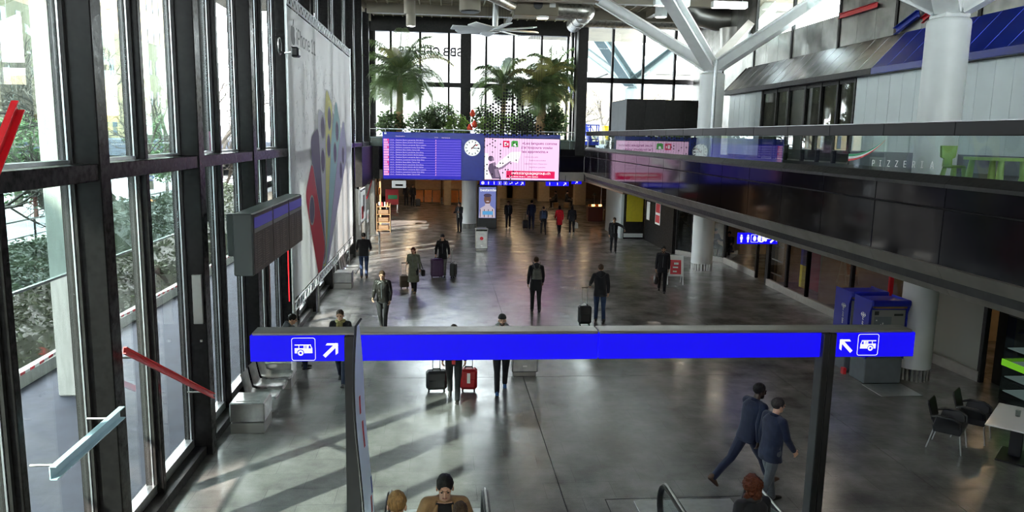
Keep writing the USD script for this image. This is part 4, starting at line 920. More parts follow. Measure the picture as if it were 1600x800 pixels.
MB().tube([[-.2, 0, .9], [.3, 0, .9]], .03, 8).build('upper_rail', 'steel', t); MB().tube([[-.2, 0, .5], [.3, 0, .5]], .03, 8).build('lower_rail', 'steel', t)

# benches
def seat_mesh():
    P = [(-.27, .92), (-.25, .88), (-.2, .62), (-.17, .5), (-.12, .445), (-.04, .425), (.2, .43), (.33, .44), (.375, .425), (.39, .385)]
    P = np.array(P); v = []; n = len(P)
    for y in np.linspace(-.24, .24, 9):
        e = (abs(y)/.24)**2.5; c = np.array([-.06, .5])
        for k, p in enumerate(P): v.append([p[0]-.02*e*(k < 4), y, p[1]+.03*e*(k > 3)])
    v = np.array(v); f = [[i*n+k, i*n+k+1, (i+1)*n+k+1, (i+1)*n+k] for i in range(8) for k in range(n-1)]
    f = np.array(f); return np.vstack([v, v-[.008, 0, .01]]), np.vstack([f, f[:, ::-1]+len(v)])
def end_box(y0, y1, t, w=.64):
    b = MB().cbox(-.32, .32, y0, y1, .22, .6, .02); b.build('end_box', 'steel', t); MB().cbox(-.31, .31, y0+.01, y1-.01, 0, .205, .008).build('box_plinth', 'steel_dull', t)
    MB().cbox(-.22, .22, y0+.1, y1-.1, .6, .607, .004).build('box_lid', 'steel', t)
def bench(label, y, items):
    t = thing('bench', label, 'bench', (-3.64, y, 0)); o = 0.
    L = sum(.66 if i == 'b' else .62 for i in items)
    MB().cbox(-.1, .0, .05, L-.05, .33, .40, .008).build('beam', 'steel_dull', t)
    for i in items:
        if i == 'b': end_box(o, o+.64, t); o += .66
        else:
            v, f = seat_mesh(); obj('seat', (v+[0, o+.31, 0], f), 'steel', t, smooth=35); o += .62
    return t
bench('nearest steel bench, three seats between two boxes by the glass', 13.86, 'bsssb'); bench('second steel bench with the seated man', 17.3, 'ssb'); bench('farthest steel bench under the banner', 27.5, 'bsss')

# ================================================================ BINS, TICKET MACHINES, SIGNS
def bin_(label, x, y, mark):
    t = thing('waste_bin', label, 'waste bin', (x, y, 0)); b = MB().cbox(-.31, .31, -.2, .2, .1, 1.0, .03); b.build('body', 'steel', t)
    MB().cbox(-.27, .27, -.17, .17, 0, .1, .01).build('plinth', 'steel_dull', t); MB().cbox(-.32, .32, -.21, .21, 1.06, 1.1, .012).build('top_plate', 'steel', t); MB().cbox(-.27, .27, -.17, .17, 1.0, 1.06, .005).build('throw_slot', 'black_matte', t)
    for sx in (-1, 1): MB().tube([[sx*.29, -.19, .12], [sx*.29, -.19, 1.06]], .02, 8).build('corner_post', 'steel', t)
    MB().tube([[-.24, -.1, 1.1], [-.24, -.1, 1.15], [.24, -.1, 1.15], [.24, -.1, 1.1]], .014, 6).build('top_rail', 'steel', t); MB().tube([[-.24, .1, 1.1], [-.24, .1, 1.15], [.24, .1, 1.15], [.24, .1, 1.1]], .014, 6).build('top_rail', 'steel', t)
    if mark:
        MB().shape(Point(0, .62).buffer(.085), .006, (0, -.2, 0), X_, Z_).build('red_disc', 'red_paint', t); MB().box(-.12, .12, -.206, -.2, .8, .83).build('label_text', 'ink_grey', t)
    MB().box(-.05, .05, -.207, -.2, .24, .27).build('maker_plate', 'paper_white', t)
    return t
bin_('steel waste bin with a red disc near the far white column', 1.9, 37.15, True); bin_('steel waste bin behind the blue sign', 1.94, 17.3, False)

def ticket_machine(label, x, y):
    t = thing('ticket_machine', label, 'ticket machine', (x, y, 0))
    MB().cbox(-.46, .46, -.33, .33, 0, .62, .02).build('base', 'grey_plastic', t); MB().cbox(-.46, .46, -.31, .33, .62, 1.98, .02).build('cabinet', 'sbb_blue', t)
    side = Polygon([(-.34, .6), (-.34, 1.72), (-.42, 1.9), (-.42, 2.02), (.33, 2.02), (.33, .6)])
    for sx in (-.475, .455): MB().shape(side, .02, (sx, 0, 0), Y_, Z_).build('side_panel', 'sbb_blue', t)
    MB().cbox(-.48, .48, -.46, -.30, 1.88, 2.03, .03).build('hood', 'sbb_blue', t); MB().cbox(-.40, .40, -.42, -.32, 1.83, 1.88, .008).build('hood_lamp', 'wood', t)
    fp = MB().cbox(-.40, .42, -.335, -.31, .64, 1.78, .008).build('front_panel', 'panel_grey' if 'panel_grey' in LOOKS else mat('panel_grey', (.24, .24, .23), .4), t); MB().box(-.34, .08, -.342, -.335, 1.3, 1.62).build('touch_screen', 'grey_plastic', fp)
    b = MB()
    for k in range(4): b.box(-.24+.05*k, -.21+.05*k, -.345, -.342, 1.38, 1.42+.03*(k % 3))
    b.box(-.3, -.27, -.345, -.342, 1.52, 1.55); b.build('screen_icons', 'paper_white', fp)
    MB().box(-.34, -.24, -.343, -.335, 1.66, 1.75).build('symbol_plate', 'black_plastic', fp); MB().box(.14, .36, -.343, -.335, 1.64, 1.69).build('card_slot', 'black_plastic', fp); MB().box(.18, .34, -.345, -.335, 1.22, 1.3).build('coin_tray', 'black_plastic', fp); MB().box(-.34, .36, -.345, -.335, 1.2, 1.23).build('slot_line', 'sbb_blue', fp)
    # emblem on the side: double arrow and letters
    em = unary_union([sbox(-.085, -.012, .085, .012), sbox(-.014, -.06, .014, .06), Polygon([(-.11, 0), (-.06, .05), (-.035, .05), (-.085, 0), (-.035, -.05), (-.06, -.05)]), Polygon([(.11, 0), (.06, .05), (.035, .05), (.085, 0), (.035, -.05), (.06, -.05)])])
    MB().shape(em, .004, (-.475, -.1, 1.62), -Y_, Z_).build('emblem', 'text_white', t)
    MB().text('SBB CFF FFS', .055, (-.475, -.13, 1.16), Z_, Y_, .004, True).move().build('side_lettering', 'text_white', t)
    return t
ticket_machine('blue ticket machine with grey screen beside the near white column', 10.36, 16.65); ticket_machine('second blue ticket machine, behind the first', 10.42, 17.65)
MB().cbox(9.82, 10.8, 15.42, 16.25, 0, .012, .004).build('tactile_plate', 'alu', None, 'grey floor plate in front of the ticket machine', 'floor plate')
MB().box(9.78, 9.86, 17.02, 17.14, 0, .16).build('door_wedge', 'red_paint', None, 'small red wedge between the ticket machines', 'wedge')

def picto_sign(label, p, u, L, h, items):
    t = thing('hanging_sign', label, 'sign', p); u = np.array(u, float)
    n = np.cross(u, Z_); hp = MB().beam(-n*.04+[0, 0, h/2], u*L-n*.04+[0, 0, h/2], .08, h).build('panel', 'sign_blue', t)
    for k in (.15, .85): MB().beam(u*L*k-n*.04+[0, 0, h], u*L*k-n*.04+[0, 0, h+.35], .03, .03).build('hanger', 'black_plastic', t)
    for k, s in enumerate(items):
        o = u*(L*(k+.5)/len(items))+n*.001+[0, 0, h/2]
        g = {'o': Point(0, 0).buffer(h*.36).difference(sbox(-.02*h, -.25*h, .06*h, .12*h)).difference(Point(.02*h, .22*h).buffer(.06*h)), 'f': unary_union([rrect(h*.7, h*.7, .02).difference(rrect(h*.62, h*.62, .02)), affinity.scale(Point(0, 0).buffer(h*.22), .7, 1.1)]),
             'm': unary_union([Point(0, h*.26).buffer(h*.09), sbox(-h*.12, -h*.1, h*.12, h*.16), sbox(-h*.07, -h*.36, h*.07, -h*.08)]), 'a': affinity.scale(arrow(0), h*4, h*4, origin=(0, 0)), 'w': unary_union([sbox(-h*.3, -h*.05, h*.3, h*.05), Point(-h*.2, -h*.15).buffer(h*.12), Point(h*.2, h*.16).buffer(h*.12)])}[s]
        MB().shape(g, .004, o, u, Z_).build('pictogram', 'sign_white', hp)
    return t
picto_sign('long blue pictogram sign hung below the pink advert', (2.03, 42.0, 2.93), X_, 2.52, .25, 'ommffwwa'); picto_sign('short blue pictogram sign hung below the mezzanine corner', (5.72, 42.0, 2.93), X_, 1.3, .25, 'mma')
picto_sign('blue pictogram sign under the balcony by the shops', (8.92, 22.0, 2.52), X_, 1.25, .34, 'mmfowa'); picto_sign('small blue sign deep in the passage on the right', (7.6, 44.5, 2.9), X_, .6, .22, 'a')

t = thing('sandwich_board', 'white sandwich board with a red poster behind the man with the briefcase', 'sandwich board', (9.1, 28.6, 0), -8)
b = MB()
for s in (-1, 1):
    b = MB(); b.beam([-.3, .28*s, 0], [-.3, .02*s, 1.12], .035, .035); b.beam([.3, .28*s, 0], [.3, .02*s, 1.12], .035, .035); b.beam([-.3, .02*s, 1.12], [.3, .02*s, 1.12], .035, .035); b.beam([-.3, .2*s, .35], [.3, .2*s, .35], .03, .03); b.build('frame', 'white_paint', t)
nn = np.array([0, -.26, 1.12]); nn = np.array([0, .26, 1.12])/np.linalg.norm([0, .26, 1.12])
MB().shape(sbox(-.27, .38, .27, 1.13), .012, (0, -.285, 0), X_, nn).build('white_panel', 'paper_white', t); MB().shape(sbox(-.2, .42, .22, .98), .004, (0, -.298, 0), X_, nn).build('red_poster', 'red_paint', t)
MB().shape(unary_union([sbox(-.1, .5, .05, .56), sbox(-.1, .66, .1, .72), sbox(-.06, .8, .12, .88)]), .004, (0, -.304, 0), X_, nn).build('poster_print', 'paper_white', t)
MB().box(10.3, 11.25, 41.66, 41.70, 1.0, 2.75).build('poster', 'paper_yellow', None, 'large yellow poster on the dark wall by the passage', 'poster'); MB().box(11.33, 11.349, 40.6, 41.2, 1.2, 2.2).build('notice', 'paper_white', None, 'white text notice beside the yellow poster', 'notice')
t = thing('notice', 'white notice with two red blocks on the dark wall', 'notice', (11.33, 39.0, 0))
MB().box(0, .012, -.45, .45, 1.15, 2.35).build('sheet', 'paper_white', t); MB().box(-.004, 0, -.38, .38, 1.25, 1.65).build('red_block', 'paper_red', t); MB().box(-.004, 0, -.38, .38, 1.78, 2.25).build('red_block', 'paper_red', t)

t = thing('advert_totem', 'dark digital totem showing a smiling person beside the white column', 'display', (2.68, 46.1, 0))
MB().cbox(-.6, .6, 0, .2, 0, 2.7, .02).build('cabinet', 'black_plastic', t); tt_s = MB().box(-.51, .53, -.01, 0, .66, 2.56).build('screen', 'totem_blue', t)
def tq(pts, m, nm, l=0.): MB().shape(Polygon(pts) if isinstance(pts, list) else pts, .003, (0, -.01-l, 0), X_, Z_).build(nm, m, tt_s)
tq([(-.5, .68), (-.42, 1.25), (-.15, 1.42), (.2, 1.42), (.45, 1.22), (.5, .68)], 'totem_pale', 'sweater'); tq(unary_union([affinity.scale(Point(.02, 1.82).buffer(.27), .8, 1.15)]), 'totem_skin', 'face', .003); tq(sbox(-.13, 1.38, .18, 1.55), 'totem_pale', 'collar', .004)
tq(affinity.scale(Point(.02, 2.05).buffer(.24), 1, .45), 'totem_dark', 'hair', .005); tq(affinity.scale(Point(.03, 1.68).buffer(.09), 1.1, .4), 'totem_pale', 'smile', .006); tq(sbox(-.09, 1.86, -.03, 1.89), 'totem_dark', 'eye', .006); tq(sbox(.08, 1.86, .14, 1.89), 'totem_dark', 'eye', .006)
tq(sbox(-.28, .86, .36, 1.08), 'totem_cyan', 'caption_band', .006); MB().text('bestsmile', .15, (-.44, -.02, 2.3), X_, Z_, .003, True, wide=1.05).build('lettering', 'sign_white', tt_s)
for k in range(4): tq(sbox(-.44+.25*k, .7, -.4+.25*k, 1.2), 'totem_dark', 'sweater_stripe', .002)

# ================================================================ PASSAGE SHOPS (far, warm)
for k, (x0, x1) in enumerate(((-2.3, -.2), (-.05, 1.95))):
    t = thing('orange_counter', ('left' if k == 0 else 'right') + ' orange counter with an orange canopy band in the passage', 'counter', ((x0+x1)/2, 63.0, 0)); w = (x1-x0)/2
    for j in range(3): MB().cbox(-w+.05+j*w*.66, -w-.03+(j+1)*w*.66, -.4, -.3, .15, 1.15, .02).build('front_panel', 'orange_laminate', t)
    MB().cbox(-w, w, -.42, .3, 1.15, 1.22, .01).build('worktop', 'wood', t); MB().cbox(-w, w, -.42, -.3, 1.95, 2.2, .02).build('canopy_band', 'orange_laminate', t)
    for x in (-w+.05, w-.05): MB().box(x-.05, x+.05, -.38, -.28, 0, 3.2).build('canopy_post', 'beige_wall', t)
    MB().box(-w, w, .28, .3, 1.22, 1.9).build('rear_panel', 'beige_wall', t)
    for x in (-.5, .4): MB().cyl(x, .0, 2.6, 2.75, .12, 12).build('counter_lamp', 'lamp_orange', t)
t = thing('shop_sign', 'white illuminated shop sign box at the left of the passage', 'sign', (-3.35, 58.0, 1.62)); MB().cbox(-.55, .52, 0, .15, 0, .55, .02).build('box', 'poster_lit', t); MB().box(-.28, .3, -.01, 0, .14, .28).build('sign_lettering', 'ink_black', t)
for x in (-.4, .4): MB().tube([[x, .07, .55], [x, .07, 1.6]], .02, 6).build('hanger', 'steel', t)
t = thing('poster_stand', 'red and green poster stand in the passage', 'poster stand', (-3.95, 58.9, 0)); MB().cbox(-.5, .5, -.03, .03, .25, 1.45, .01).build('panel', 'paper_red', t); MB().box(-.3, .42, -.036, -.03, .7, 1.0).build('green_print', 'text_green', t)
for x in (-.42, .42): MB().box(x-.03, x+.03, -.1, .1, 0, .28).build('foot', 'steel', t)
t = thing('wooden_shelf', 'tall wooden display shelf at the left of the passage entrance', 'shelf', (-3.45, 44.3, 0))
for x in (-.4, .36): MB().box(x, x+.04, -.25, .25, 0, 1.65).build('side', 'wood', t)
for k in range(4): MB().box(-.36, .36, -.25, .25, .1+.45*k, .14+.45*k).build('shelf_board', 'wood', t)
for k in range(3): MB().cbox(-.3, .3, -.2, .15, .14+.45*k, .38+.45*k, .03).build('basket', 'brown_wall', t)
for k in range(4): MB().cyl(-.25+.16*k, 0, 1.49, 1.72, .05, 10).build('jar', ('paper_white', 'cardinal_red', 'paper_white', 'wood')[k], t)
t = thing('wooden_portal', 'wooden door portal behind the display shelf', 'portal', (-3.85, 46.6, 0)); MB().box(-.1, .0, -.9, -.8, 0, 3.0).build('post', 'wood', t); MB().box(-.1, 0, .8, .9, 0, 3.0).build('post', 'wood', t); MB().box(-.1, 0, -.9, .9, 2.8, 3.1).build('lintel', 'wood', t); MB().box(-.05, .0, -.5, .3, 2.0, 2.4).build('red_plate', 'orange_laminate', t)
t = thing('food_stall', 'dark red food stall with a glowing display in the passage', 'stall', (10.4, 51.2, 0))
MB().cbox(-.5, .5, -.4, .4, 0, .95, .02).build('counter', mat('stall_red', (.1, .018, .012), .4), t); MB().cbox(-.54, .54, -.44, .44, .95, 1.0, .01).build('worktop', 'wood', t)
for k in range(4): MB().lathe([[0, 1.0], [.1, 1.0], [.13, 1.1], [.1, 1.13], [0, 1.13]], (-.36+.24*k, -.1, 0), 12).build('bowl', 'lamp_orange' if k % 2 else 'orange_laminate', t)
MB().tube([[0, .2, 1.0], [0, .2, 1.9]], .015, 6).build('lamp_stand', 'steel', t); MB().lathe([[.03, 1.9], [.14, 1.74], [.13, 1.74], [.02, 1.88]], (0, .2, 0), 14).build('lamp_shade', 'black_plastic', t); MB().tube([[.5, .3, 0], [.5, .3, 3.2]], .03, 8).build('pole', 'alu', t)
t = thing('crate', 'small wooden crate right of the food stall', 'crate', (11.35, 51.4, 0)); MB().cbox(-.25, .25, -.2, .2, 0, .75, .02).build('box', 'wood', t)
t = thing('wayfinding_stand', 'low beige stand in the passage beside the totem', 'stand', (4.1, 58.5, 0)); MB().cbox(-.3, .3, -.05, .05, .1, 1.2, .01).build('panel', 'beige_wall', t); MB().cbox(-.35, .35, -.2, .2, 0, .1, .01).build('base', 'wood', t)

# ================================================================ CEILING EQUIPMENT
t = thing('air_handling_unit', 'beige air handling box with a round outlet on the ceiling', 'air unit', (4.5, 38, 11.4)); MB().cbox(-1.15, 1.0, -.6, .6, 0, .75, .03).build('box', 'ceiling_beige', t)
MB().tube([[0, -.6, .5], [0, -.66, .5]], .22, 20).build('outlet', 'black_plastic', t); MB().box(.55, .85, -.62, -.6, .4, .65).build('plate', 'paper_white', t)
t = thing('ventilation_duct', 'round metal duct with a bend beside the air unit', 'duct')
MB().tube([[5.5, 38, 11.8], [6.4, 38, 11.8], [6.85, 38.1, 11.8], [7.05, 38.35, 11.8], [7.1, 38.8, 11.8], [7.1, 42.5, 11.75]], .4, 20).build('pipe', 'duct_steel', t, smooth=50)
for y in (39.5, 40.8): MB().tube([[7.1, y, 11.77], [7.1, y+.08, 11.77]], .425, 20).build('collar', 'steel', t)
t = thing('ventilation_duct', 'large round metal duct along the right far wall', 'duct'); MB().tube([[7.4, 41.8, 11.95], [13, 41.8, 11.95], [17, 41.8, 12.0]], .42, 20).build('pipe', 'duct_steel', t, smooth=50)
for x in (9.2, 11.0, 12.8): MB().tube([[x, 41.8, 11.95], [x+.08, 41.8, 11.95]], .445, 20).build('collar', 'steel', t)
t = thing('ventilation_duct', 'dark curved duct behind the strut tree', 'duct'); MB().tube([[11.8, 37.5, 12.2], [12.4, 37.5, 11.7], [13.4, 37.5, 11.5], [14.6, 37.5, 11.6], [16.8, 37.5, 11.9]], .55, 20).build('pipe', 'steel_dull', t, smooth=50); MB().tube([[14.1, 36.8, 11.0], [14.1, 36.8, 9.7]], [.75, .6], 20).build('hood', 'steel_dull', t, smooth=50)
t = thing('ventilation_duct', 'long thin duct sloping down from the left to the air unit', 'duct'); MB().tube([[.8, 33.5, 12.1], [3.2, 37.2, 11.85]], .3, 16).build('pipe', 'duct_steel', t, smooth=50)
t = thing('ceiling_fan', 'large grey ceiling fan with broad flat blades', 'ceiling fan', (2.46, 37.6, 10.7))
for k in range(8):
    a = k*math.pi/4+.2; v = cham(.25, 2.15, -.24, .24, -.03, .03, .01); R = rotz(a) @ rotx(.22); obj('blade', (v.vertices @ R.T, v.faces), 'alu' if False else 'steel_dull' if False else 'column_white', t)
MB().lathe([[0, -.12], [.28, -.1], [.3, .05], [.12, .12], [0, .12]], n=24).build('hub', 'steel_dull', t); MB().cyl(0, 0, .1, 1.8, .14, 14).build('rod', 'alu', t); MB().lathe([[0, -.16], [.14, -.15], [.16, -.12], [0, -.12]], n=18).build('fan_cap', 'strut_white', t)
t = thing('pendant_cylinder', 'beige twin cylinder hanging from the ceiling above the left palm', 'lamp', (-1.65, 38, 10.8)); MB().cyl(0, 0, .55, 1.7, .27, 22).build('upper_shell', 'girder', t, smooth=40); MB().cyl(.06, 0, 0, .6, .23, 22).build('lower_shell', 'girder', t, smooth=40); MB().cyl(.06, 0, -.015, .0, .19, 20).build('lens', 'lamp_white', t)
t = thing('pendant_cylinder', 'second cylinder hanging beside the ceiling fan', 'lamp', (1.2, 36.5, 11.35)); MB().cyl(0, 0, 0, 1.0, .5, 22).build('shell', 'girder', t, smooth=40); MB().cyl(0, 0, -.06, 0, .42, 20).build('rim', 'frame_black', t)
t = thing('ceiling_downlight', 'flush round downlight under the air unit', 'lamp', (4.75, 37.6, 11.3)); MB().cyl(0, 0, 0, .09, .3, 22).build('bezel', 'white_paint', t); MB().cyl(0, 0, -.02, 0, .26, 20).build('lens', 'lamp_warm', t)
t = thing('ceiling_downlight', 'round downlight on the right part of the ceiling', 'lamp', (10.6, 37.6, 11.55)); MB().cyl(0, 0, 0, .75, .3, 22).build('bezel', 'white_paint', t); MB().cyl(0, 0, -.02, 0, .26, 20).build('lens', 'lamp_white', t)
for lab, x, y in (('white box light hanging left of the strut tree', 10.1, 34.2), ('white box light hanging right of the strut tree', 12.75, 34.2)):
    t = thing('box_light', lab, 'lamp', (x, y, 11.5)); MB().cbox(-.8, .8, -.18, .18, 0, .28, .02).build('housing', 'white_paint', t); MB().box(-.76, .76, -.15, .15, -.01, 0).build('diffuser', 'lamp_white', t)
    for dx in (-.6, .6): MB().box(dx-.01, dx+.01, -.01, .01, .28, .8).build('rod', 'steel', t)

# ================================================================ BALCONY THINGS
t = thing('dark_kiosk', 'large black box kiosk at the far end of the balcony', 'kiosk', (0, 0, FLOOR2))
for x0, x1 in ((8.45, 9.35), (9.35, 10.3), (10.3, 11.25), (11.25, 12.2)): MB().cbox(x0+.004, x1-.004, 35.0, 35.06, .02, 2.52, .006).build('front_panel', 'frame_black', t)
for y0, y1 in ((35.06, 36.6), (36.6, 38.2)): MB().cbox(8.45, 8.51, y0+.004, y1-.004, .02, 2.52, .006).build('side_panel', 'grey_plastic', t)
MB().box(8.52, 12.2, 35.07, 38.2, 0, 2.5).build('body', 'frame_black', t)
def kid_chair(label, loc, rz):
    t = thing('child_chair', label, 'chair', loc, rz)
    MB().lathe([[0, .27], [.16, .27], [.185, .29], [.185, .305], [.17, .32], [0, .32]], n=24).build('seat', 'lime_plastic', t, smooth=40)
    for sx in (-1, 1):
        for sy in (-1, 1): MB().tube([[sx*.14, sy*.14, 0], [sx*.105, sy*.105, .28]], [.05, .036], 12).build('leg', 'lime_plastic', t, smooth=40)
    prof = Polygon([(-.085, .3), (-.075, .44), (-.15, .47), (-.17, .66), (.17, .66), (.15, .47), (.075, .44), (.085, .3)]).buffer(.012)
    MB().shape(prof, .045, (0, -.135, 0), X_, Z_).build('backrest', 'lime_plastic', t); return t
kid_chair('lime green child chair left of the lime table', (9.3, 13.1, FLOOR2), 180+12); kid_chair('lime green child chair behind the lime table', (10.1, 12.15, FLOOR2), 90); 
t = thing('child_stool', 'pale child stool right of the lime table', 'stool', (9.3, 11.1, FLOOR2)); MB().lathe([[0, .27], [.15, .27], [.17, .3], [.15, .32], [0, .32]], n=22).build('seat', 'cream_plastic', t, smooth=40)
for a in range(4): MB().tube([[.13*math.cos(a*1.57+.78), .13*math.sin(a*1.57+.78), 0], [.1*math.cos(a*1.57+.78), .1*math.sin(a*1.57+.78), .28]], [.045, .035], 10).build('leg', 'cream_plastic', t, smooth=40)
t = thing('child_table', 'lime green child table on the balcony behind the glass', 'table', (9.35, 12.1, FLOOR2)); MB().shape(rrect(.62, 1.0, .12), .05, (0, 0, .44), X_, Y_).build('tabletop', 'lime_plastic', t)
for sx in (-1, 1):
    for sy in (-1, 1): MB().tube([[sx*.22, sy*.38, 0], [sx*.19, sy*.35, .44]], [.065, .045], 12).build('leg', 'lime_plastic', t, smooth=40)
t = thing('pizzeria_lettering', 'white PIZZERIA lettering with a tricolour swoosh on the balcony glass', 'lettering', (XB+.098, 0, 0)); 
for k, ch in enumerate('PIZZERIA'): MB().text(ch, .115, (0, 13.58-.245*k, 5.19+.004*k), -Y_, Z_, .004).build('letter', 'silver_text', t)
def swoosh(o0, o1):
    u = np.linspace(0, 1, 16); y = 14.42-1.25*u; z = 5.255+.10*u+.34*u**2.2; w = (1-u)**.8
    top, bot = np.stack([y, z+.14*o1*w], 1), np.stack([y, z+.14*o0*w], 1)
    v = np.vstack([np.column_stack([np.zeros(16), top]), np.column_stack([np.zeros(16), bot])]); return np.vstack([v, v-[.003, 0, 0]]), np.array([[i, i+1, 17+i, 16+i] for i in range(15)]+[[48+i, 49+i, 33+i, 32+i] for i in range(15)])
for nm, a, c, m in (('red_stripe', 0, .3, 'red_paint'), ('white_stripe', .3, .64, 'silver_text'), ('green_stripe', .64, 1.0, 'text_green')): obj(nm, swoosh(a, c), m, t)

# ================================================================ CAFE CORNER
def cafe_chair(label, loc, rz):
    t = thing('cafe_chair', label, 'chair', loc, rz)
    for sx in (-1, 1):
        MB().tube([[sx*.26, .28, 0], [sx*.23, .22, .40]], .013, 8).build('leg', 'alu', t); MB().tube([[sx*.25, -.30, 0], [sx*.23, -.2, .42]], .013, 8).build('leg', 'alu', t)
    MB().add(hull_pts([[-.24, -.2, .36], [.24, -.2, .36], [-.25, .22, .37], [.25, .22, .37], [-.25, -.22, .46], [.25, -.22, .46], [-.26, .25, .47], [.26, .25, .47]], .015)).build('seat', 'black_plastic', t, smooth=40)
    MB().add(hull_pts([[-.2, -.25, .56], [.2, -.25, .56], [-.22, -.33, .84], [.22, -.33, .84], [-.19, -.34, .88], [.19, -.34, .88]], .022)).build('backrest', 'black_plastic', t, smooth=40)
    for sx in (-1, 1):
        MB().tube([[sx*.24, -.26, .62], [sx*.29, -.14, .66], [sx*.30, .1, .66], [sx*.28, .22, .60], [sx*.26, .24, .47]], [.02, .028, .03, .028, .022], 10).build('armrest', 'black_plastic', t, smooth=60)
        MB().add(hull_pts([[sx*.25, -.2, .46], [sx*.25, .2, .47], [sx*.29, -.16, .64], [sx*.29, .17, .64]], .02)).build('side_shell', 'black_plastic', t, smooth=40)
    MB().add(hull_pts([[-.13, -.22, .44], [.13, -.22, .44], [-.17, -.26, .58], [.17, -.26, .58]], .015)).build('back_support', 'black_plastic', t, smooth=40); return t
def hull_pts(P, r): return Manifold.batch_hull([Manifold.sphere(r, 10).translate([float(x) for x in p]) for p in P])
cafe_chair('black cafe armchair standing out from the table, nearest the hall', (9.42, 12.62, 0), -136); cafe_chair('black cafe armchair tucked against the far side of the table', (10.22, 13.05, 0), -138); cafe_chair('black cafe armchair on the near side of the table, at the frame edge', (10.42, 11.2, 0), 44)
t = thing('cafe_table', 'white topped cafe table on a black pedestal', 'table', (10.4, 12.15, 0), 44); MB().cbox(-.75, .75, -.42, .42, .715, .74, .008).build('tabletop', mat('table_white', (.82, .83, .84), .22, spec=.6), t)
MB().cbox(-.06, .06, -.1, .1, .03, .715, .01).build('pedestal', 'black_plastic', t); MB().cbox(-.4, .4, -.25, .25, 0, .03, .008).build('base', 'black_plastic', t)
t = thing('glass_holder', 'clear condiment glass on the cafe table', 'glass', (10.45, 12.25, .742)); MB().lathe([[0, 0], [.04, 0], [.045, .11], [.041, .11], [.036, .006], [0, .006]], n=18).build('cup', 'glass_clear', t)
t = thing('chiller_cabinet', 'glass chiller cabinet with a lime green band at the right edge', 'chiller', (12.6, 14.2, 0))
MB().cbox(-.4, .4, -.9, .7, 0, .12, .01).build('plinth', 'black_plastic', t); MB().cbox(.3, .4, -.9, .7, .12, 2.0, .01).build('rear_panel', 'grey_plastic', t); MB().cbox(-.4, .4, -.9, .7, 1.98, 2.1, .01).build('top_panel', 'black_plastic', t)
for k in range(4): MB().box(-.36, .3, -.86, .66, .3+.32*k, .32+.32*k).build('shelf', 'fridge_light', t)
MB().box(-.41, -.4, -.9, .7, .12, 1.98).build('front_pane', 'glass_shop', t); MB().box(-.4, .4, .69, .7, .12, 1.98).build('side_pane', 'glass_shop', t); MB().box(-.425, -.41, -.9, .71, .88, 1.02).build('green_band', 'fridge_green', t); MB().box(-.42, .3, .70, .715, .88, 1.02).build('green_band', 'fridge_green', t)
# ================================================================ PEOPLE
for n_, c_ in (('skin_light', (.52, .30, .21)), ('skin_tan', (.40, .22, .14)), ('skin_brown', (.16, .085, .05)), ('skin_dark', (.055, .03, .02))): mat(n_, c_, .48, var=.06, scale=14)
for n_, c_, r_ in (('hair_black', (.012, .01, .009), .42), ('hair_brown', (.05, .028, .015), .45), ('hair_blond', (.22, .125, .045), .42), ('hair_red', (.085, .022, .009), .5), ('hair_grey', (.04, .036, .032), .55)): mat(n_, c_, r_+.15, spec=.2, var=.45, scale=30, stretch=(3, 3, .6), bump=.5, bscale=90)
for n_, c_ in (('wool_camel', (.27, .16, .075)), ('knit_black', (.014, .014, .016)), ('cloth_black', (.014, .014, .017)), ('cloth_navy', (.012, .017, .04)), ('cloth_charcoal', (.028, .028, .032)), ('denim', (.022, .04, .095)), ('denim_dark', (.014, .021, .045)), ('denim_grey', (.075, .085, .095)),
               ('cloth_green', (.15, .165, .12)), ('hoodie_grey', (.27, .30, .29)), ('cloth_red', (.55, .012, .02)), ('cloth_grey', (.2, .19, .18)), ('scarf_olive', (.22, .19, .07)), ('cloth_white', (.6, .6, .58)), ('scarf_red', (.5, .05, .05)), ('fabric_blue', (.03, .045, .09))):
    mat(n_, c_, .85, spec=.25, var=.22, scale=9, bump=.35, bscale=30, sheen=.15)
mat('leather_black', (.014, .013, .012), .33, var=.25, scale=12, bump=.3, bscale=25); mat('shoe_black', (.014, .012, .011), .38); mat('shoe_brown', (.07, .035, .018), .45); mat('shoe_blue', (.03, .12, .34), .5); mat('shoe_tan', (.35, .25, .14), .6); mat('shoe_white', (.6, .6, .58), .6)
mat('eye_dark', (.02, .015, .012), .2); mat('lip', (.32, .12, .10), .5)
V = lambda *a: np.array(a, float)
def ball(c, r, n=14): return Manifold.sphere(float(r), n).translate([float(x) for x in c])
def ell(c, rx, ry, rz, n=18): return Manifold.sphere(1.0, n).scale([rx, ry, rz]).translate([float(x) for x in c])
def limb(pts, rs, n=14): return [Manifold.batch_hull([ball(a, ra, n), ball(b, rb, n)]) for a, b, ra, rb in zip(pts[:-1], pts[1:], rs[:-1], rs[1:])]
def hullp(P): return Manifold.hull_points(np.ascontiguousarray(P, np.float64))
def union(parts): return Manifold.batch_boolean(parts, m3.OpType.Add)
def smooth_mesh(man, L, it=10):
    t = man.refine_to_length(L).to_mesh(); m = trimesh.Trimesh(t.vert_properties[:, :3], t.tri_verts, process=False)
    m.merge_vertices(digits_vertex=6)
    if it: trimesh.smoothing.filter_taubin(m, lamb=.5, nu=.52, iterations=it)
    return m
def ringp(z, rx, ry, y0=0., n=20):
    a = np.arange(n)*2*np.pi/n; e = .8
    return np.stack([rx*np.sign(np.cos(a))*abs(np.cos(a))**e, y0+ry*np.sign(np.sin(a))*abs(np.sin(a))**e, np.full(n, z)], 1)
